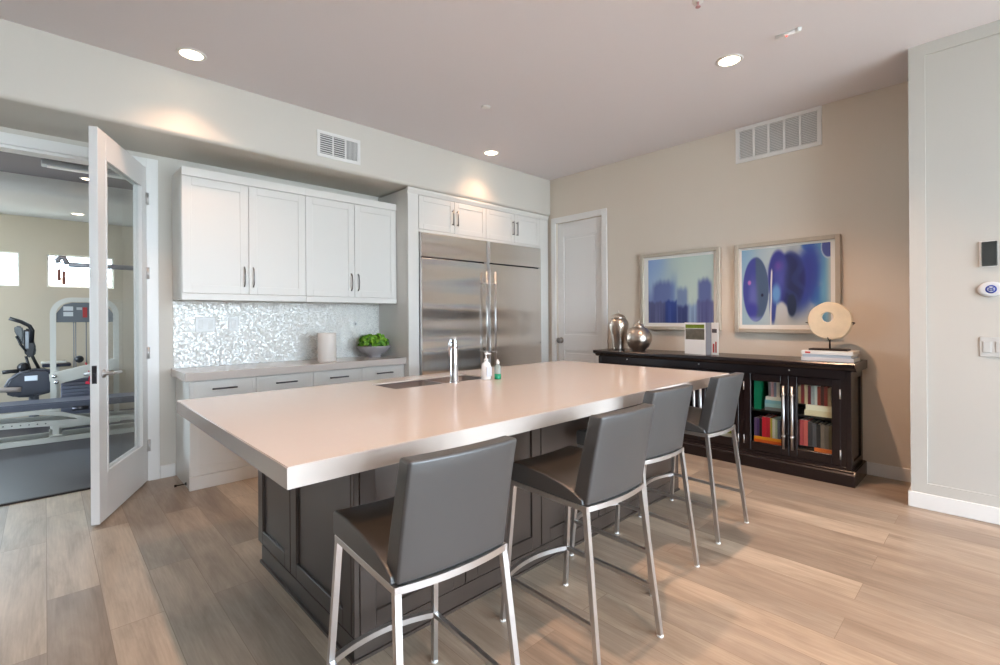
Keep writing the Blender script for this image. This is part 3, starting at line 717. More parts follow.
def gdoor(y0, y1, hinge_hi):
    f = SBX-.004
    bm = B(); y0 += .002; y1 -= .002; z0, z1 = .138, .777; sw = .055
    box(bm, f, f+.022, y0, y0+sw, z0, z1, .003); box(bm, f, f+.022, y1-sw, y1, z0, z1, .003)
    box(bm, f, f+.022, y0+sw, y1-sw, z0, z0+.072, .003); box(bm, f, f+.022, y0+sw, y1-sw, z1-.058, z1, .003)
    dd = obj('door', bm, M_espresso, t)
    bm = B(); box(bm, f+.010, f+.013, y0+sw, y1-sw, z0+.072, z1-.058); obj('glass_pane', bm, M_glass, dd)
    hy = (y0+.028) if hinge_hi else (y1-.028)
    bm = B(); tube(bm, [(f-.035, hy, .200), (f-.035, hy, .700)], .0095, 14)
    for z in (.30, .63):
        tube(bm, [(f, hy, z), (f-.035, hy, z)], .006, 10); lathe(bm, [(.0095, -.006), (.0135, -.006), (.0135, .006), (.0095, .006)], (f-.035, hy, z), 14)
    obj('handle', bm, M_satin, dd)
    hh = (y1-.001) if hinge_hi else (y0+.001)
    for z in (.22, .67):
        bm = B(); tube(bm, [(f-.003, hh, z-.035), (f-.003, hh, z+.035)], .0045, 8); obj('hinge', bm, M_satin, dd)
for (a, b_) in SEC:
    m_ = (a+b_)/2; gdoor(a, m_, False); gdoor(m_, b_, True)
for y in (1.18, 1.905, 2.64):
    bm = B(); lathe(bm, [(0, -.010), (.006, -.008), (.004, 0), (0, 0)], (SBX, y, .825), 10, axis='X'); obj('knob', bm, M_satin, t)

# books behind the glass
random.seed(11)
def book(y0, y1, z0, h, dep, rgb, label, grp, flat=False, xfront=4.322, cat='book'):
    nm = 'book_cover_%02x%02x%02x' % rgb
    m = mat(nm, rgb, .5)
    bm = B()
    if not flat:
        box(bm, xfront, xfront+dep, y0, y0+.002, z0, z0+h, mi=0); box(bm, xfront, xfront+dep, y1-.002, y1, z0, z0+h, mi=0)
        box(bm, xfront, xfront+.003, y0+.002, y1-.002, z0, z0+h, mi=0); box(bm, xfront+.003, xfront+dep-.004, y0+.002, y1-.002, z0+.003, z0+h-.003, mi=1)
    else:
        box(bm, xfront, xfront+dep, y0, y1, z0, z0+.003, mi=0); box(bm, xfront, xfront+dep, y0, y1, z0+h-.003, z0+h, mi=0)
        box(bm, xfront, xfront+.003, y0, y1, z0+.003, z0+h-.003, mi=0); box(bm, xfront+.003, xfront+dep-.004, y0+.004, y1-.004, z0+.003, z0+h-.003, mi=1)
    return tag(obj('book', bm, [m, M_page]), label, cat, grp)
def row(y_hi, y_lo, z0, specs, place, grp, **k):
    """books from high Y (left in the photo) to low Y"""
    y = y_hi; seen = {}
    tot = sum(s[2] for s in specs); sc = min(1.0, (y_hi-y_lo)/tot)
    for n_, (nm, rgb, wd, h) in enumerate(specs):
        wd = wd*sc
        seen[nm] = seen.get(nm, 0)+1
        lab = '%s book %s%s' % (nm, place, '' if n_ == 0 else ', beside the %s' % specs[n_-1][0])
        book(y-wd+.0005, y-.0005, z0, h, .16+random.uniform(-.01, .01), rgb, lab, grp, **k); y -= wd
SH = .4785; LO = .2055
# right pair of doors: SEC[0]; left bay = behind its left door (higher y)
a, b_ = SEC[0]; mid = (a+b_)/2; hiY = b_-.075; 
book(1.398, 1.452, SH, .25, .20, (0, 120, 84), 'tall green binder at the left of the upper shelf', 'books in the sideboard', xfront=4.316)
row(1.345, 1.195, SH+.115, [('thin grey', (120, 116, 124), .02, .115), ('slim pink', (196, 150, 156), .02, .12), ('slim blue grey', (140, 150, 176), .02, .115), ('plain white', (224, 222, 220), .025, .125), ('dark grey', (70, 68, 74), .02, .11)], 'atop the flat blue stack', 'books in the sideboard')
z = SH
for nm, rgb, h in (('grey', (120, 128, 134), .028), ('pale blue', (150, 196, 208), .03), ('light blue', (126, 184, 204), .028), ('white', (222, 224, 222), .028)):
    book(1.20, 1.37-(.006 if nm == 'white' else 0), z, h-.0005, .21, rgb, 'flat %s book in the upper shelf stack next to the green binder' % nm, 'books in the sideboard', True, xfront=4.316); z += h
row(1.455, 1.19, LO+.048, [('dull purple', (92, 70, 106), .018, .15), ('dark violet', (70, 44, 92), .022, .15), ('black', (30, 28, 32), .02, .15), ('bright red', (206, 34, 52), .032, .165), ('crimson', (190, 28, 50), .03, .165), ('olive yellow', (186, 178, 70), .016, .16), ('white', (222, 226, 222), .022, .16), ('pale green', (176, 200, 178), .016, .155), ('slate blue', (96, 110, 140), .022, .15)], 'above the orange stack', 'books in the sideboard')
z = LO
for nm, rgb, h in (('deep orange', (226, 92, 24), .024), ('amber', (240, 150, 30), .023)):
    book(1.20, 1.455, z, h-.0005, .2, rgb, 'flat %s book under the red books on the lower shelf' % nm, 'books in the sideboard', True, xfront=4.314); z += h
# behind its right door
row(1.150, .872, SH+.085, [('brown', (96, 70, 58), .022, .15), ('tan', (170, 140, 104), .018, .14), ('dark red', (124, 38, 40), .024, .15), ('light tan', (186, 164, 130), .022, .15), ('maroon', (106, 34, 42), .022, .145), ('grey', (146, 148, 146), .024, .155), ('pale grey', (190, 190, 184), .018, .15), ('rust', (142, 64, 48), .022, .145), ('umber', (82, 50, 44), .022, .15), ('brick red', (140, 52, 46), .024, .15), ('beige', (176, 158, 132), .022, .14)], 'above the cream pair behind the rightmost door', 'books in the sideboard')
z = SH
for nm, rgb, h, e in (('cream', (222, 206, 170), .042, 0), ('ivory', (232, 222, 196), .042, .01)):
    book(.880, 1.085-e, z, h-.0005, .2, rgb, 'flat %s book %s behind the rightmost glass door' % (nm, 'at the bottom of the pair' if e == 0 else 'on top of the pair'), 'books in the sideboard', True, xfront=4.314); z += h
row(1.150, .872, LO+.03, [('dark brown', (70, 42, 40), .03, .18), ('rose red', (178, 70, 72), .026, .20), ('salmon', (196, 92, 84), .030, .20), ('charcoal', (58, 54, 56), .03, .19), ('slate', (80, 76, 80), .028, .185), ('black', (34, 32, 34), .026, .18), ('taupe', (120, 104, 92), .026, .185), ('grey brown', (104, 96, 90), .026, .18), ('olive brown', (90, 82, 62), .026, .18)], 'low behind the rightmost door', 'books in the sideboard')
book(.875, 1.02, LO, .029, .2, (232, 110, 36), 'flat orange book at the bottom right corner of the sideboard', 'books in the sideboard', True, xfront=4.313)
# glimpsed behind the stool, middle doors
a, b_ = SEC[1]; a += 0
for k, (nm, rgb) in enumerate((('white', (214, 210, 200)), ('yellow green', (150, 160, 70)), ('brown', (98, 72, 56)))):
    book(a+.07, a+.27, LO+.032*k, .0315, .2, rgb, 'flat %s book low in the middle section of the sideboard' % nm, 'books in the sideboard', True, xfront=4.313)

# ---- things standing on the sideboard
ZT = SBZ+.0005
t = thing('silver_urn', 'tall lidded silver urn at the left end of the sideboard', 'urn', (4.46, 2.852, ZT), 'silver jars')
c = (4.46, 2.852, ZT)
bm = B(); lathe(bm, [(0, 0), (.056, 0), (.058, .006), (.059, .02), (.067, .085), (.086, .18), (.103, .25), (.103, .28), (.090, .315), (.072, .335), (0, .335)], c, 40); obj('body', bm, M_silver, t)
bm = B(); lathe(bm, [(.074, .3355), (.074, .344), (.066, .358), (.040, .378), (.012, .386), (.007, .391), (.011, .398), (.011, .406), (.006, .413), (.004, .420), (0, .421)], c, 32); obj('lid', bm, M_silver, t)
t = thing('silver_jar', 'round lidded silver jar beside the tall urn', 'jar', (4.44, 2.60, ZT), 'silver jars')
c = (4.44, 2.60, ZT)
bm = B(); lathe(bm, [(0, 0), (.060, 0), (.062, .004), (.068, .016), (.102, .048), (.124, .09), (.130, .125), (.126, .165), (.108, .203), (.080, .232), (.056, .244), (0, .244)], c, 40); obj('body', bm, M_silver, t)
bm = B(); lathe(bm, [(.058, .2445), (.058, .252), (.046, .270), (.02, .284), (.007, .288), (.013, .298), (.013, .306), (.006, .316), (0, .320)], c, 28); obj('lid', bm, M_silver, t)
# folded brochure
t = thing('brochure', 'white folded brochure standing open on the sideboard below the pictures', 'brochure', (4.42, 1.97, ZT))
def card(pa, pb, z0, z1, th=.0035):
    bm = B(); a_ = Vector((*pa, 0)); b2 = Vector((*pb, 0)); dr = (b2-a_).normalized(); n_ = Vector((-dr.y, dr.x, 0))*th
    q = [(a_.x, a_.y), (b2.x, b2.y), (b2.x+n_.x, b2.y+n_.y), (a_.x+n_.x, a_.y+n_.y)]; prism(bm, q, 'Z', z0, z1); return bm
M_paper = mat('white_paper', (232, 232, 230), .5)
P1, P2, P3, P4 = (4.40, 2.092), (4.35, 1.872), (4.42, 1.848), (4.40, 1.778)
obj('panel', card(P1, P2, ZT, ZT+.293), M_paper, t)
obj('panel', card(P2, P3, ZT, ZT+.293), mat('grey_paper', (112, 112, 116), .5), t)
obj('panel', card(P3, P4, ZT, ZT+.293), M_paper, t)
def patch(pa, pb, s0, s1, z0, z1, m, nm):
    a_ = Vector((*pa, 0)); b2 = Vector((*pb, 0)); dr = (b2-a_).normalized(); n_ = Vector((dr.y, -dr.x, 0))
    if n_.x > 0: n_ = -n_
    L_ = (b2-a_).length; p = a_+dr*L_*s0+n_*.0006; q = a_+dr*L_*s1+n_*.0006
    bm = B(); v = [bm.verts.new((p.x, p.y, z0)), bm.verts.new((q.x, q.y, z0)), bm.verts.new((q.x, q.y, z1)), bm.verts.new((p.x, p.y, z1))]; bm.faces.new(v)
    bmesh.ops.solidify(bm, geom=bm.faces[:], thickness=.0004)
    obj(nm, bm, m, t)
patch(P1, P2, .05, .95, ZT+.135, ZT+.235, mat('photo_tan', (140, 136, 122), .5, var=.4, vscale=30), 'printed_photo')
patch(P1, P2, .05, .95, ZT+.240, ZT+.275, mat('print_green', (150, 176, 60), .5, var=.3, vscale=60), 'printed_banner')
patch(P3, P4, .08, .8, ZT+.200, ZT+.235, mat('photo_dark', (100, 92, 96), .5), 'printed_photo')
patch(P3, P4, .2, .42, ZT+.02, ZT+.10, mat('print_red', (200, 60, 60), .5), 'printed_mark')
patch(P3, P4, .55, .75, ZT+.02, ZT+.12, MATS['print_red'], 'printed_mark')
# books under the disc
def coffee(y0, y1, x0, x1, z0, h, rgb, label):
    t = thing('coffee_table_book', label, 'book', ((x0+x1)/2, (y0+y1)/2, z0), 'books under the stone disc')
    m = mat('cover_%02x%02x%02x' % rgb, rgb, .35)
    bm = B(); box(bm, x0, x1, y0, y1, z0, z0+.003); box(bm, x0, x1, y0, y1, z0+h-.003, z0+h); box(bm, x0, x0+.003, y0, y1, z0+.003, z0+h-.003); obj('cover', bm, m, t)
    bx('pages', M_page, t, x0+.003, x1-.005, y0+.004, y1-.004, z0+.003, z0+h-.003)
    return t
z = ZT
coffee(.772, 1.112, 4.34, 4.60, z, .026, (214, 212, 212), 'bottom white book of the stack under the stone disc'); z += .0265
coffee(.788, 1.104, 4.35, 4.60, z, .022, (176, 186, 196), 'pale blue grey book in the middle of the stack under the disc'); z += .0225
t = coffee(.776, 1.11, 4.345, 4.60, z, .028, (228, 226, 222), 'top white book with a red mark on its spine, under the disc'); z += .0285
bm = B(); box(bm, 4.3435, 4.345, 1.05, 1.085, z-.021, z-.008); obj('spine_mark', bm, MATS['print_red'], t)
# stone disc on stand
t = thing('stone_disc_sculpture', 'cream stone disc with a round hole on a black metal stand', 'sculpture', (4.47, .947, z))
zb = z+.0003
bm = B(); box(bm, 4.41, 4.53, .822, 1.078, zb, zb+.012, .002); obj('stand_base', bm, M_iron, t)
bm = B(); tube(bm, [(4.47, .947, zb+.012), (4.47, .947, zb+.085)], .006, 10); tube(bm, [(4.44, .955, zb+.10), (4.452, .952, zb+.082), (4.47, .947, zb+.078), (4.50, .947, zb+.085), (4.50, .947, zb+.105)], .005, 8)
for s in (-1, 1):
    tube(bm, [(4.50, .947, zb+.085), (4.506, .947+s*.10, zb+.16), (4.506, .947+s*.155, zb+.215), (4.452, .947+s*.158, zb+.218), (4.452, .947+s*.145, zb+.215)], .0035, 8)
obj('stand_bracket', bm, M_iron, t)
bm = B(); NS = 72; cz = 1.213; ho = (.962, 1.243); hr = .040
def disc_r(a): return .147*(1+.018*math.sin(2*a+.6)+.012*math.sin(5*a)+.006*math.sin(9*a+2))
prs = []
for j in range(NS):
    a = 2*PI*j/NS; ro = disc_r(a); cy_, cz_ = math.cos(a), math.sin(a)
    inner = Vector((0, ho[0]+hr*cy_, ho[1]+hr*cz_)); outer = Vector((0, .947+ro*cy_, cz+ro*1.02*cz_))
    ring = []
    for s, xx in ((0, -.017), (.04, -.020), (.94, -.019), (1.0, -.006), (1.0, .006), (.94, .019), (0, .018)):
        p = inner.lerp(outer, s); ring.append(bm.verts.new((4.476+xx, p.y, p.z)))
    prs.append(ring)
for j in range(NS):
    a_, b2 = prs[j], prs[(j+1) % NS]
    for k in range(7):
        f = bm.faces.new((a_[k], a_[(k+1) % 7], b2[(k+1) % 7], b2[k])); f.smooth = False
obj('stone_disc', bm, M_stone, t)

# ------------------------------------------------------------------ pictures
def mixc(a, b_, f): f = max(0, min(1, f)); return [a[i]*(1-f)+b_[i]*f for i in range(3)]
def sstep(e0, e1, x):
    t_ = max(0, min(1, (x-e0)/(e1-e0))); return t_*t_*(3-2*t_)
def hsh(i): return (math.sin(i*127.1+3.7)*43758.5453) % 1.0
def art1(u, v):   # u 0 left..1 right, v 0 bottom..1 top
    base = mixc((176, 196, 196), (150, 176, 214), sstep(.45, 0, u)*.9)
    base = mixc(base, (188, 206, 196), sstep(.35, .6, u)*sstep(1.3, .7, u)*.8)
    base = mixc(base, (128, 160, 212), sstep(.6, 1.0, v)*sstep(.4, .1, u)*.6)
    c = base; n = .012*math.sin(u*43)+.008*math.sin(u*97+1)
    def tower(c, u0, u1, h, col, sh=.03, sv=.12, al=.9):
        return mixc(c, col, sstep(u0-sh, u0+sh, u)*sstep(u1+sh, u1-sh, u)*sstep(h+sv/2+n, h-sv/2+n, v)*al)
    c = tower(c, -.1, .16, .46, (108, 122, 176), .05, .3, .7)
    c = tower(c, .08, .42, .66-.25*abs(u-.25), (92, 106, 160), .04, .14)
    c = tower(c, .36, .46, .72, (112, 140, 188), .04, .3, .5)
    c = tower(c, .46, .62, .54-.3*abs(u-.54), (108, 128, 168), .03, .12)
    c = tower(c, .78, .97, .66-.5*abs(u-.86), (80, 92, 148), .03, .12)
    c = tower(c, -.1, .30, .33, (74, 78, 118), .03, .06, .8)
    c = tower(c, .28, .46, .34, (30, 54, 128), .02, .06, .9)
    c = tower(c, .46, .64, .26, (40, 50, 104), .03, .08, .85)
    c = tower(c, .64, .78, .28, (120, 146, 190), .03, .1, .7)
    c = tower(c, .76, 1.1, .33, (78, 80, 128), .02, .07, .8)
    k = hsh(int(u*46)); 
    c = mixc(c, (24, 34, 84) if k > .5 else (150, 160, 200), .22*sstep(.45, .05, v)*abs(k-.5)*2)
    return c
def ell(u, v, cu, cv, ru, rv, s=.12):
    return sstep(1+s, 1-s, math.sqrt(((u-cu)/ru)**2+((v-cv)/rv)**2))
def art2(u, v):
    asp = .70/.69
    c = mixc((158, 186, 200), (196, 200, 196), sstep(.0, .6, u)*.8)
    c = mixc(c, (120, 166, 204), sstep(.25, 0, u)*sstep(.4, 1, v)*.7)
    w_ = .02*math.sin(v*21+u*7)+.012*math.sin(v*47)
    # right sweep of blues
    c = mixc(c, (92, 156, 196), sstep(.80, .90, u+w_)*sstep(1.02, .93, u)*.9)
    c = mixc(c, (56, 112, 178), sstep(.74, .80, u+w_+.1*(v-.5))*sstep(.92, .84, u+.1*(v-.5))*sstep(.1, .35, v))
    c = mixc(c, (48, 78, 158), ell(u, v, .73+.14*(v-.5), .58, .15, .42, .45)*1.0)
    c = mixc(c, (42, 52, 138), ell(u, v, .72+.16*(v-.5), .60, .10, .30, .6)*.8)
    c = mixc(c, (32, 44, 112), ell(u, v, .57, .58, .17, .34))
    c = mixc(c, (50, 56, 138), ell(u, v, .44, .62, .12, .34))
    c = mixc(c, (88, 92, 182), ell(u, v, .49, .62, .09, .18, .5)*.75)
    c = mixc(c, (116, 72, 158), ell(u, v, .45, .76, .05, .06, .8)*.6)
    c = mixc(c, (28, 42, 84), ell(u, v, .60, .52, .09, .36, .6)*.8)
    c = mixc(c, (54, 70, 140), .35*sstep(.3, 1, .5+.5*math.sin(u*31+v*9+2*math.sin(v*14)))*ell(u, v, .56, .56, .28, .36, .2))
    c = mixc(c, (26, 44, 76), ell(u, v, .59, .25, .05, .14, .2))
    c = mixc(c, (38, 56, 140), ell(u, v, .375, .30, .04, .28, .2)*.9)
    c = mixc(c, (104, 160, 212), ell(u, v, .415, .40, .05, .12, .5)*.9)
    c = mixc(c, (190, 196, 198), ell(u, v, .475, .13, .065, .16, .25))
    # left bean
    e = ell(u, v, .17, .47, .155, .42, .05)
    c = mixc(c, (62, 70, 150), e)
    c = mixc(c, (70, 92, 122), e*sstep(.155, .19, u))
    c = mixc(c, (110, 116, 186), e*ell(u, v, .14, .36, .05, .22, .8)*.7)
    c = mixc(c, (54, 56, 150), e*ell(u, v, .12, .2, .07, .09, .6)*.8)
    c = mixc(c, (136, 146, 204), e*sstep(.14, .05, v)*.8)
    c = mixc(c, (204, 120, 190), ell(u, v, .095, .56, .02, .03, .5)*.8)
    c = mixc(c, (20, 30, 60), ell(u, v, .25, .39, .014, .02, .4))
    # white drip line, corner patch
    c = mixc(c, (226, 226, 222), sstep(.010, .005, abs(u-.352-.02*(v-.2)))*sstep(.75, .68, v)*sstep(-1, 0, v))
    c = mixc(c, (70, 84, 150), ell(u, v, .98, .95, .07, .13, .1)); 
    rr_ = math.sqrt(((u-.98)/.07)**2+((v-.95)/.13)**2); c = mixc(c, (190, 206, 220), sstep(.12, .04, abs(rr_-1.03))*.7)
    return c
def picture(y0, y1, z0, z1, art, iy0, iy1, iz0, iz1, label, fw_=.036):
    t = thing('framed_picture', label, 'picture', (XB-.012, (y0+y1)/2, z0), 'blue abstract prints')
    xf_ = XB-.045
    bm = B()
    box(bm, xf_, XB-.001, y0, y0+fw_, z0, z1, .003); box(bm, xf_, XB-.001, y1-fw_, y1, z0, z1, .003)
    box(bm, xf_, XB-.001, y0+fw_, y1-fw_, z0, z0+fw_, .003); box(bm, xf_, XB-.001, y0+fw_, y1-fw_, z1-fw_, z1, .003)
    obj('frame', bm, M_frame, t)
    bx('mat_board', M_matboard, t, XB-.018, XB-.001, y0+fw_, y1-fw_, z0+fw_, z1-fw_)
    bm = B(); NU, NV = 150, 140; lay = bm.loops.layers.float_color.new('paint'); V = []
    for i in range(NU+1):
        V.append([bm.verts.new((XB-.0195, iy1+(iy0-iy1)*i/NU, iz0+(iz1-iz0)*j/NV)) for j in range(NV+1)])
    cc = [[(*lin(art(i/NU, j/NV)), 1) for j in range(NV+1)] for i in range(NU+1)]
    for i in range(NU):
        for j in range(NV):
            f = bm.faces.new((V[i][j], V[i][j+1], V[i+1][j+1], V[i+1][j]))
            for lp, (a, b2) in zip(f.loops, ((i, j), (i, j+1), (i+1, j+1), (i+1, j))): lp[lay] = cc[a][b2]
    off = wloc(t)
    for v in bm.verts: v.co -= off
    me = bpy.data.meshes.new('print'); bm.to_mesh(me); bm.free(); me.materials.append(M_art)
    o = bpy.data.objects.new('print', me); COL.objects.link(o); o.parent = t
picture(1.868, 2.712, 1.118, 1.922, art1, 1.937, 2.628, 1.19, 1.858, 'blue abstract print of blurry towers in a pale frame, nearer the pantry door')
picture(.914, 1.736, 1.104, 1.918, art2, .985, 1.678, 1.176, 1.862, 'blue abstract print of rounded dark shapes in a silver frame, behind the disc')

# ------------------------------------------------------------------ vents
def vent_Y(x0, x1, z0, z1, y):
    t = thing('supply_vent', 'small white supply vent on the soffit above the wall cabinets', 'vent', ((x0+x1)/2, y, z0))
    bm = B(); b = .028
    box(bm, x0, x1, y-.008, y, z0, z0+b, .002); box(bm, x0, x1, y-.008, y, z1-b, z1, .002); box(bm, x0, x0+b, y-.008, y, z0+b, z1-b, .002); box(bm, x1-b, x1, y-.008, y, z0+b, z1-b, .002)
    n = 3; w_ = (x1-x0-2*b)/n
    for k in range(1, n): box(bm, x0+b+w_*k-.006, x0+b+w_*k+.006, y-.007, y, z0+b, z1-b)
    obj('frame', bm, M_trim, t)
    bx('backing', mat('vent_dark', (112, 112, 112), .9), t, x0+b, x1-b, y-.0012, y, z0+b, z1-b)
    for k in range(n):
        bm = B(); a = x0+b+w_*k+(.006 if k else 0); c_ = x0+b+w_*(k+1)-(.006 if k < n-1 else 0)
        if k < 2:
            m_ = 9
            for q in range(m_):
                zz = z0+b+(z1-z0-2*b)*(q+.5)/m_; prism(bm, [(y-.006, zz-.004), (y-.006, zz-.001), (y-.0014, zz+.005), (y-.0014, zz+.002)], 'X', a, c_)
        else:
            m_ = 9
            for q in range(m_):
                xx = a+(c_-a)*(q+.5)/m_; prism(bm, [(xx-.004, y-.006), (xx-.001, y-.006), (xx+.005, y-.0014), (xx+.002, y-.0014)], 'Z', z0+b, z1-b)
        obj('slats', bm, M_trim, t)
vent_Y(1.678, 2.075, 2.641, 2.864, YS)
t = thing('return_vent', 'wide white return air grille high on the tan wall', 'vent', (XB, 1.385, 2.68))
y0, y1, z0, z1 = 1.043, 1.73, 2.68, 3.008; b = .034
bm = B(); box(bm, XB-.012, XB, y0, y1, z0, z0+b, .002); box(bm, XB-.012, XB, y0, y1, z1-b, z1, .002); box(bm, XB-.012, XB, y0, y0+b, z0+b, z1-b, .002); box(bm, XB-.012, XB, y1-b, y1, z0+b, z1-b, .002)
w_ = (y1-y0-2*b)/5
for k in range(1, 5): box(bm, XB-.011, XB, y0+b+w_*k-.009, y0+b+w_*k+.009, z0+b, z1-b)
obj('frame', bm, M_trim, t); bx('backing', M_ventin, t, XB-.0012, XB, y0+b, y1-b, z0+b, z1-b)
for k in range(5):
    bm = B(); a = y0+b+w_*k+(.009 if k else 0); c_ = y0+b+w_*(k+1)-(.009 if k < 4 else 0)
    for q in range(18):
        zz = z0+b+(z1-z0-2*b)*(q+.5)/18; prism(bm, [(XB-.008, zz-.005), (XB-.008, zz-.002), (XB-.0014, zz+.005), (XB-.0014, zz+.002)], 'Y', a, c_)
    obj('slats', bm, M_trim, t)

# ------------------------------------------------------------------ ceiling items
def downlight(x, y, z, label, power=LAMP_W, R_=.085, col=LAMP_COL, grp='recessed ceiling lights', spot=True, lens=None):
    t = thing('recessed_light', label, 'ceiling light', (x, y, z), grp)
    bm = B(); lathe(bm, [(R_*.78, -.001), (R_*.80, -.006), (R_, -.004), (R_*1.03, 0), (R_*.78, 0)], (x, y, z), 40); obj('trim_ring', bm, M_trim, t)
    bm = B(); lathe(bm, [(0, -.0015), (R_*.78, -.0015), (R_*.78, -.0005), (0, -.0005)], (x, y, z), 32); obj('lens', bm, lens or M_lens, t)
    if spot:
        l = bpy.data.lights.new('downlight_lamp', 'SPOT'); l.energy = power; l.color = col; l.spot_size = math.radians(112); l.spot_blend = .75; l.shadow_soft_size = .035
        o = bpy.data.objects.new('downlight_lamp', l); COL.objects.link(o); o.parent = t; o.location = (0, 0, -.012)
downlight(.712, 3.70, ZC, 'glowing recessed ceiling light above the left wall cabinets and glass door', power=24)
downlight(3.42, 1.295, ZC, 'glowing recessed ceiling light nearest the return air grille', power=125)
downlight(3.455, 3.76, ZC, 'glowing recessed ceiling light in front of the refrigerator column', power=20)
downlight(.712, 1.295, ZC, 'recessed ceiling light above the near end of the island', power=105)
downlight(3.42, -1.15, ZC, 'recessed ceiling light behind the camera by the white wall', power=75)
downlight(.712, -1.15, ZC, 'recessed ceiling light behind the camera over the open floor')
bm = B(); lathe(bm, [(0, -.006), (.030, -.005), (.042, 0), (0, 0)], (2.675, 2.97, ZC), 28); tag(obj('ceiling_cover_plate', bm, M_trim), 'small round white cover plate in the middle of the ceiling', 'sprinkler')
t = thing('smoke_detector', 'small white ceiling sensor with a red light by the bright lamp', 'detector', (3.34, .935, ZC))
bm = B(); u_ = Vector((.016, -.133, 0)).normalized(); 
bm2 = B(); pa, pb = Vector((3.345, .985, ZC-.008)), Vector((3.35, .868, ZC-.008))
tube(bm2, [pa, pb], .012, 12); obj('housing', bm2, M_white, t); bm.free()
bm = B(); lathe(bm, [(0, -.020), (.016, -.018), (.018, 0), (0, 0)], (3.35, .862, ZC-.0005), 16); obj('end_cap', bm, M_white, t)
bm = B(); lathe(bm, [(0, -.004), (.006, -.003), (.006, 0), (0, 0)], (3.347, .925, ZC-.0195), 10); obj('indicator_light', bm, mat('red_led', (240, 60, 50), .4, emit=(1, .1, .05), estr=2), t)
t = thing('fire_sprinkler', 'small red tipped sprinkler head at the top of the ceiling', 'sprinkler', (2.65, 1.17, ZC))
bm = B(); lathe(bm, [(0, -.004), (.028, -.003), (.03, 0), (0, 0)], (2.65, 1.17, ZC), 20); obj('cover_ring', bm, M_white, t)
bm = B(); lathe(bm, [(.006, -.004), (.006, -.028), (.014, -.030), (.014, -.033), (0, -.034)], (2.65, 1.17, ZC), 12); obj('deflector', bm, mat('sprinkler_red', (190, 140, 140), .4, .2), t)

# ------------------------------------------------------------------ white wall controls
t = thing('thermostat', 'black glass thermostat on the white wall', 'thermostat', (XW, .06, 1.62))
bx('wall_plate', M_white, t, XW-.010, XW, .036, .106, 1.545, 1.70, bev=.002)
bx('touch_screen', mat('black_glass', (60, 64, 64), .08, coat=.5), t, XW-.020, XW-.0102, .028, .096, 1.548, 1.697, bev=.004)
t = thing('alarm_sensor', 'oval white sensor with a blue emblem below the thermostat', 'sensor', (XW, .05, 1.408))
def oval(x, yc, zc, ry, rz, th, n=40):
    bm = B()
    rings = []
    for s, d_ in ((1, 0), (1, -th*.5), (.93, -th*.85), (.7, -th), ):
        rings.append([bm.verts.new((x+d_, yc+ry*s*math.cos(2*PI*j/n), zc+rz*s*math.sin(2*PI*j/n))) for j in range(n)])
    for a, b2 in zip(rings, rings[1:]):
        for j in range(n): f = bm.faces.new((a[j], a[(j+1) % n], b2[(j+1) % n], b2[j])); f.smooth = True
    bm.faces.new(rings[-1]); bm.faces.new(rings[0]); return bm
obj('housing', oval(XW, .056, 1.408, .058, .046, .018), mat('sensor_white', (206, 208, 210), .45), t)
bm = B(); lathe(bm, [(.017, -.0186), (.025, -.0186), (.025, -.0180), (.017, -.0180), (.017, -.0186)], (XW, .056, 1.408), 28, axis='X')
for s in (-1, 1):
    tube(bm, [(XW-.0186, .056+s*.012, 1.418), (XW-.0186, .056-s*.012, 1.418-.010 if s > 0 else 1.408), (XW-.0186, .056+s*.012, 1.398)], .0032, 6)
obj('emblem', bm, mat('emblem_blue', (34, 58, 150), .4), t)
t = thing('light_switch', 'white two rocker switch plate on the white wall', 'switch', (XW, .045, 1.06))
bx('plate', mat('switch_white', (190, 190, 187), .5), t, XW-.007, XW, -.012, .106, 1.0, 1.12, bev=.002)
for c in (.075, .020): bx('rocker', MATS['switch_white'], t, XW-.011, XW-.007, c-.018, c+.018, 1.026, 1.094, bev=.002)

# ------------------------------------------------------------------ gym beyond the doorway
GY = 8.5; GX0, GX1 = -2.6, 3.2; GC = 2.74
bm = B(); box(bm, GX0, GX1, 4.70, GY+.15, -.08, .008); struct('floor_gym', bm, M_rubber)
bm = B(); box(bm, DX0+.02, DX1-.02, 4.685, 4.715, .0, .012, .003); struct('trim_4', bm, M_iron, label='dark threshold strip where the wood floor meets the rubber floor')
WZ0, WZ1 = 1.690, 2.117; WINS = [(-1.75, -.232), (.022, .695)]
bm = B()
box(bm, GX0, GX1, GY, GY+.12, 0, WZ0); box(bm, GX0, GX1, GY, GY+.12, WZ1, GC+.1)
box(bm, GX0, WINS[0][0], GY, GY+.12, WZ0, WZ1); box(bm, WINS[0][1], WINS[1][0], GY, GY+.12, WZ0, WZ1); box(bm, WINS[1][1], GX1, GY, GY+.12, WZ0, WZ1)
struct('wall_gym_back', bm, M_gymwall)
bm = B(); box(bm, GX1, GX1+.1, YA+.12, GY+.12, 0, GC+.2); struct('wall_gym_right', bm, M_gymwall)
bm = B(); box(bm, GX0-.1, GX0, YA+.12, 5.6, 0, GC+.2); box(bm, GX0-.1, GX0, 7.8, GY+.12, 0, GC+.2); box(bm, GX0-.1, GX0, 5.6, 7.8, 0, .9); box(bm, GX0-.1, GX0, 5.6, 7.8, 2.3, GC+.2); struct('wall_gym_left', bm, M_gymwall)  # unseen side opening added to bring more daylight into the gym
bm = B(); box(bm, GX0, GX1, YA+.12, GY, GC, GC+.1); struct('ceiling_gym', bm, M_gymceil_shaded)
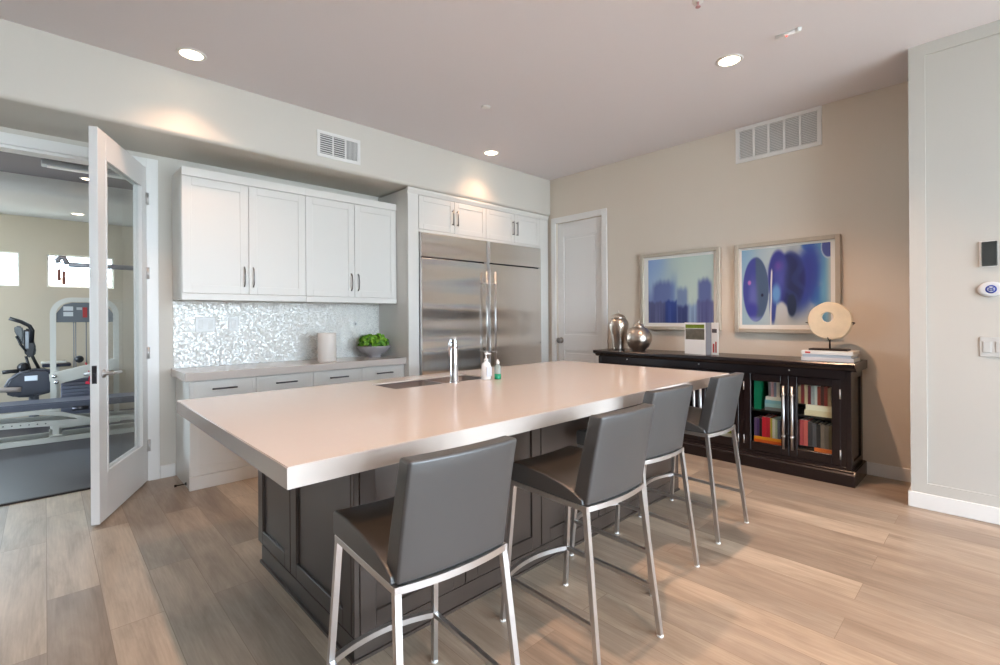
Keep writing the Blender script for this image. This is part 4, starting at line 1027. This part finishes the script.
# lower, rounded bulkhead along the window wall
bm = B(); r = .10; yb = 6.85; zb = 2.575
prism(bm, [(GY, GC), (GY, zb)] + [(yb+r-r*math.sin(i*PI/16), zb+r-r*math.cos(i*PI/16)) for i in range(9)] + [(yb, GC)], 'X', GX0, GX1); struct('ceiling_gym_bulkhead', bm, M_gymbulk_lit)
for i, (a, b_) in enumerate(WINS):
    bm = B(); f_ = .018
    box(bm, a, b_, GY+.05, GY+.09, WZ0, WZ0+f_); box(bm, a, b_, GY+.05, GY+.09, WZ1-f_, WZ1); box(bm, a, a+f_, GY+.05, GY+.09, WZ0+f_, WZ1-f_); box(bm, b_-f_, b_, GY+.05, GY+.09, WZ0+f_, WZ1-f_)
    wn = struct('window_%d' % (i+1), bm, M_trim)
    bm = B(); box(bm, a+f_, b_-f_, GY+.068, GY+.072, WZ0+f_, WZ1-f_); obj('window_pane', bm, M_glass, wn)
bm = B(); box(bm, -6, 7, 10.9, 11.0, 0, 1.98); struct('wall_outside', bm, M_outside, label='sunlit neighbouring wall outside the gym windows')
bm = B(); box(bm, -.02, 1.0, 6.06, 6.20, GC-.045, GC, .010, 2); t = thing('linear_light', 'long pale linear fixture on the gym ceiling', 'ceiling light', (.3, 6.16, GC))
obj('housing', bm, mat('pale_grey_metal', (196, 200, 204), .4), t); bx('diffuser', M_white, t, .02, .96, 6.09, 6.17, GC-.052, GC-.0452)
M_lens2 = mat('gym_lamp_lens', (255, 236, 214), .5, emit=(1.0, .78, .55), estr=6)
downlight(.337, 6.62, GC, 'recessed light in the gym ceiling next to the linear fixture', 8, .07, grp='gym ceiling lights', lens=M_lens2)
downlight(.30, 7.9, zb, 'recessed light in the gym bulkhead above the small window', 6, .07, grp='gym ceiling lights', lens=M_lens2)

# gym equipment: cable machine with an arched frame
def gt(bm, pts, r, sq=False, n=12): tube(bm, pts, r, n, square=sq)
GZ = .0085
MY = 7.55; ax0, ax1 = .066, .635
t = thing('weight_machine', 'white arched weight machine with cables in the gym', 'exercise machine', (.35, 7.6, GZ))
def arch(x0, x1, y, z0, z1, r):
    p = [(x0, y, z0), (x0, y, z1-r)] + [(x0+r-r*math.cos(a), y, z1-r+r*math.sin(a)) for a in [i*PI/16 for i in range(1, 9)]]
    p += [(x1-r+r*math.sin(a), y, z1-r+r*math.cos(a)) for a in [i*PI/16 for i in range(0, 9)]] + [(x1, y, z0)]
    return p
bm = B(); gt(bm, arch(ax0, ax1, MY, GZ, 1.50, .17), .026, True); obj('arched_frame', bm, M_gymwhite, t)
bm = B(); prism(bm, [(.095, 1.235), (.605, 1.235), (.605, 1.34), (.54, 1.44), (.47, 1.465), (.23, 1.465), (.16, 1.44), (.095, 1.34)], 'Y', MY-.02, MY+.02); hd = obj('header_shroud', bm, mat('shroud_grey', (104, 110, 116), .5), t)
for k, (x, z_, w_, h_, rgb) in enumerate(((.155, 1.37, .085, .05, (206, 210, 212)), (.155, 1.305, .085, .05, (206, 210, 212)), (.325, 1.29, .04, .12, (176, 60, 60)), (.27, 1.38, .05, .03, (180, 184, 186)), (.39, 1.38, .08, .05, (206, 210, 212)), (.39, 1.31, .08, .05, (206, 210, 212)))):
    bm = B(); box(bm, x, x+w_, MY-.024, MY-.0205, z_, z_+h_); obj('instruction_sticker', bm, mat('sticker_%d' % k, rgb, .6), hd)
for xx in (.245, .262, .356, .48):
    bm = B(); gt(bm, [(xx, MY+.0, .62), (xx, MY+.0, 1.2345)], .005, n=8); obj('guide_rod', bm, M_gymgrey, t)
bm = B()
for k in range(12): box(bm, .13, .56, MY-.06, MY+.10, .10+k*.040, .137+k*.040, .004)
obj('weight_stack', bm, mat('stack_grey', (104, 108, 124), .5), t)
bm = B(); box(bm, ax0-.03, ax1+.03, MY-.08, MY+.12, GZ, .06, .01); obj('base_plate', bm, M_gymwhite, t)
bm = B(); prism(bm, [(.035, .56), (.03, .655), (.62, .80), (.62, .66), (.08, .525)], 'Y', MY-.14, MY-.08); bmesh.ops.bevel(bm, geom=bm.edges[:], offset=.010, segments=2, affect='EDGES'); aw = obj('press_arm', bm, M_gymwhite, t)
for x, z in ((.075, .625), (.092, .558)):
    bm = B(); lathe(bm, [(0, -.02), (.020, -.018), (.024, 0), (0, 0)], (x, MY-.1405, z), 16, axis='Y'); obj('pivot_bolt', bm, M_chrome, aw)
bm = B(); bmesh.ops.create_uvsphere(bm, u_segments=20, v_segments=12, radius=.042, matrix=Matrix.Translation((.29, MY-.06, .80)))
for f in bm.faces: f.smooth = True
obj('pulley_ball', bm, M_black, t)
bm = B(); gt(bm, [(.345, MY-.10, .76), (.38, MY-.15, .62), (.37, MY-.15, .54)], .007, n=8); gt(bm, [(.34, MY-.15, .53), (.41, MY-.15, .51)], .016, n=10); obj('cable_handle', bm, mat('red_rubber', (200, 40, 66), .5), t)

# long low sliding bench with rails, nearest the doorway
t = thing('incline_trainer', 'long low sliding bench trainer with white rails by the doorway', 'exercise machine', (0, 6.85, GZ))
RY0, RY1 = 6.72, 7.02
for yy in (RY0, RY1):
    bm = B(); gt(bm, [(-1.2, yy, .045), (.95, yy, .032)], .026, True); obj('floor_rail', bm, M_gymwhite, t)
    bm = B(); gt(bm, [(-1.25, yy, .275), (.95, yy, .165)], .028, True); obj('slide_rail', bm, M_gymwhite, t)
for xx in (-1.1, .075, .86):
    bm = B(); box(bm, xx-.05, xx+.05, RY0-.05, RY1+.05, .0715, .088, .004); obj('foot_plate', bm, M_gymwhite, t)
    for yy in (RY0, RY1):
        bm = B(); gt(bm, [(xx, yy, .0885), (xx, yy, .18)], .024, True); obj('upright', bm, M_gymwhite, t)
bm = B(); gt(bm, [(-.07, RY0-.045, .335), (.12, RY0-.045, .30), (.42, RY0-.045, .185), (.8, RY0-.045, .175)], .018, True); obj('brace_arm', bm, M_gymwhite, t)
bm = B(); gt(bm, [(-1.2, RY0-.02, .325), (.05, RY0-.02, .335)], .020, True); obj('top_rail', bm, M_gymwhite, t)
bm = B(); gt(bm, [(.20, RY0-.04, .335), (.33, RY0-.04, .335)], .020, n=12); obj('shock_cylinder', bm, M_darkpull, t)
bm = B(); prism(bm, [(-1.35, .375), (-1.35, .438), (.95, .405), (.95, .335)], 'Y', RY0-.02, RY1+.06); bmesh.ops.bevel(bm, geom=bm.edges[:], offset=.012, segments=2, affect='EDGES'); obj('padded_bench', bm, mat('bench_vinyl', (66, 70, 88), .4), t)
for k in range(7):
    bm = B(); lathe(bm, [(0, 0), (.006, 0), (.006, -.002), (0, -.002)], (-.36+.06*k, RY0-.0285, .231-.003*k), 8, axis='Y'); obj('adjustment_hole', bm, M_black, t)

# exercise bike behind
EY = 7.95
t = thing('exercise_bike', 'black and dark blue exercise bike with a tilted console', 'exercise bike', (-.15, EY, GZ))
bm = B(); prism(bm, [(-.34, .42), (-.335, .52), (-.30, .60), (-.22, .665), (-.10, .69), (.02, .68), (.08, .62), (.10, .50), (.06, .40), (-.1, .36), (-.25, .37)], 'Y', EY-.12, EY+.12); bmesh.ops.bevel(bm, geom=bm.edges[:], offset=.025, segments=3, affect='EDGES'); hb = obj('drive_housing', bm, M_navy, t)
bm = B(); gt(bm, [(-.335, EY-.115, .50), (-.30, EY-.125, .585), (-.22, EY-.125, .65), (-.13, EY-.12, .675)], .011, n=8); obj('housing_trim', bm, M_gymgrey, hb)
bm = B(); box(bm, -.175, -.065, EY-.126, EY-.121, .555, .615, .002); obj('silver_badge', bm, mat('silver_paint', (190, 198, 208), .3, .3), hb)
bm = B(); gt(bm, [(-.355, EY-.1, .668), (-.31, EY-.1, .674), (-.22, EY-.1, .676)], .022, n=12); bmesh.ops.create_uvsphere(bm, u_segments=16, v_segments=10, radius=.055, matrix=Matrix.Translation((-.185, EY-.08, .715))); obj('seat_grip', bm, M_black, t)
bm = B(); gt(bm, [(-.055, EY, .68), (-.10, EY, .80), (-.125, EY, .88)], .016, n=12); gt(bm, [(-.13, EY-.04, .68), (-.165, EY-.04, .84)], .013, n=12); obj('console_mast', bm, M_black, t)
bm = B(); prism(bm, [(-.17, .85), (-.12, .81), (-.085, .84), (-.075, .93), (-.105, 1.05), (-.115, 1.15), (-.18, 1.17), (-.185, .95)], 'Y', EY-.09, EY+.09); bmesh.ops.bevel(bm, geom=bm.edges[:], offset=.02, segments=3, affect='EDGES'); cs = obj('console', bm, M_black, t)
bm = B(); box(bm, -.168, -.140, EY-.0925, EY-.0895, .93, 1.13, .001); obj('console_screen', bm, mat('screen_grey', (120, 128, 140), .2), cs)
bm = B(); prism(bm, [(-.215, 1.02), (-.262, 1.15), (-.25, 1.20), (-.19, 1.19), (-.175, 1.10), (-.18, .97)], 'Y', EY-.11, EY-.05); bmesh.ops.bevel(bm, geom=bm.edges[:], offset=.014, segments=3, affect='EDGES'); obj('fan_panel', bm, mat('smoke_plastic', (66, 70, 72), .3), cs)
bm = B(); gt(bm, [(-.115, EY-.09, 1.0), (-.108, EY-.11, 1.14), (-.13, EY-.12, 1.195), (-.20, EY-.13, 1.245), (-.295, EY-.14, 1.285)], .021, n=12); obj('handlebar', bm, M_black, t)
bm = B(); gt(bm, [(-.24, EY-.12, 1.08), (-.205, EY-.12, .98), (-.16, EY-.12, .90)], .012, n=10); obj('side_grip', bm, M_black, t)
for x in (-.6, .35):
    bm = B(); gt(bm, [(x, EY-.2, .045), (x, EY+.2, .045)], .035, n=12); obj('foot_bar', bm, M_gymgrey, t)
bm = B(); gt(bm, [(-.6, EY, .06), (.35, EY, .06)], .03, n=12); gt(bm, [(-.1, EY, .07), (-.1, EY, .4)], .045, n=12); obj('floor_stand', bm, M_gymgrey, t)
bm = B(); gt(bm, [(-.9, EY-.20, .50), (-.25, EY-.20, .475), (-.2, EY-.20, .47)], .028, n=12); obj('pedal_arm', bm, mat('arm_brown_grey', (150, 140, 134), .4), t)

# low blue pad behind the machine
t = thing('padded_bench_seat', 'low blue padded seat behind the arched machine', 'exercise bench', (.1, 8.3, GZ))
bm = B(); box(bm, -.03, .24, 8.18, 8.40, .675, .715, .015, 3); obj('pad', bm, M_navy, t)
bm = B(); box(bm, -.04, .20, 8.20, 8.38, .7155, .745, .01, 2); obj('pad_cover', bm, M_gymwhite, t)
bm = B(); gt(bm, [(.1, 8.29, .052), (.1, 8.29, .6745)], .03, True); obj('post', bm, M_gymwhite, t)
bm = B(); box(bm, -.05, .25, 8.22, 8.36, GZ, .051, .005); obj('base', bm, M_gymwhite, t)

# wall mounted bar with straps in front of the window
t = thing('wall_mounted_bar', 'grey wall bar with hanging straps in front of the gym window', 'exercise bar', (.9, 8.2, 1.97))
bm = B(); gt(bm, [(.22, 8.2, 1.966), (1.20, 8.2, 1.966)], .032, n=12); obj('bar', bm, M_gymgrey, t)
bm = B(); gt(bm, [(1.16, 8.22, 1.966), (1.16, 8.498, 1.966)], .020, n=12); obj('wall_bracket', bm, M_gymgrey, t)
bm = B(); pts = [(.21, 8.2, 1.966), (.195, 8.2, 2.01), (.18, 8.2, 2.045), (.145, 8.2, 2.05), (.118, 8.2, 2.02), (.13, 8.2, 1.98)]; gt(bm, pts, .030, n=10); obj('hook', bm, M_gymgrey, t)
for x, z0_, z1_ in ((.132, 1.76, 1.90), (.176, 1.71, 1.88)):
    bm = B(); box(bm, x-.017, x+.017, 8.19, 8.205, z0_, z1_, .003); gt(bm, [(x, 8.2, z1_), (.155, 8.2, 1.93), (.15, 8.2, 1.985)], .006, n=8); obj('strap', bm, mat('strap_brown', (130, 84, 74), .7), t)
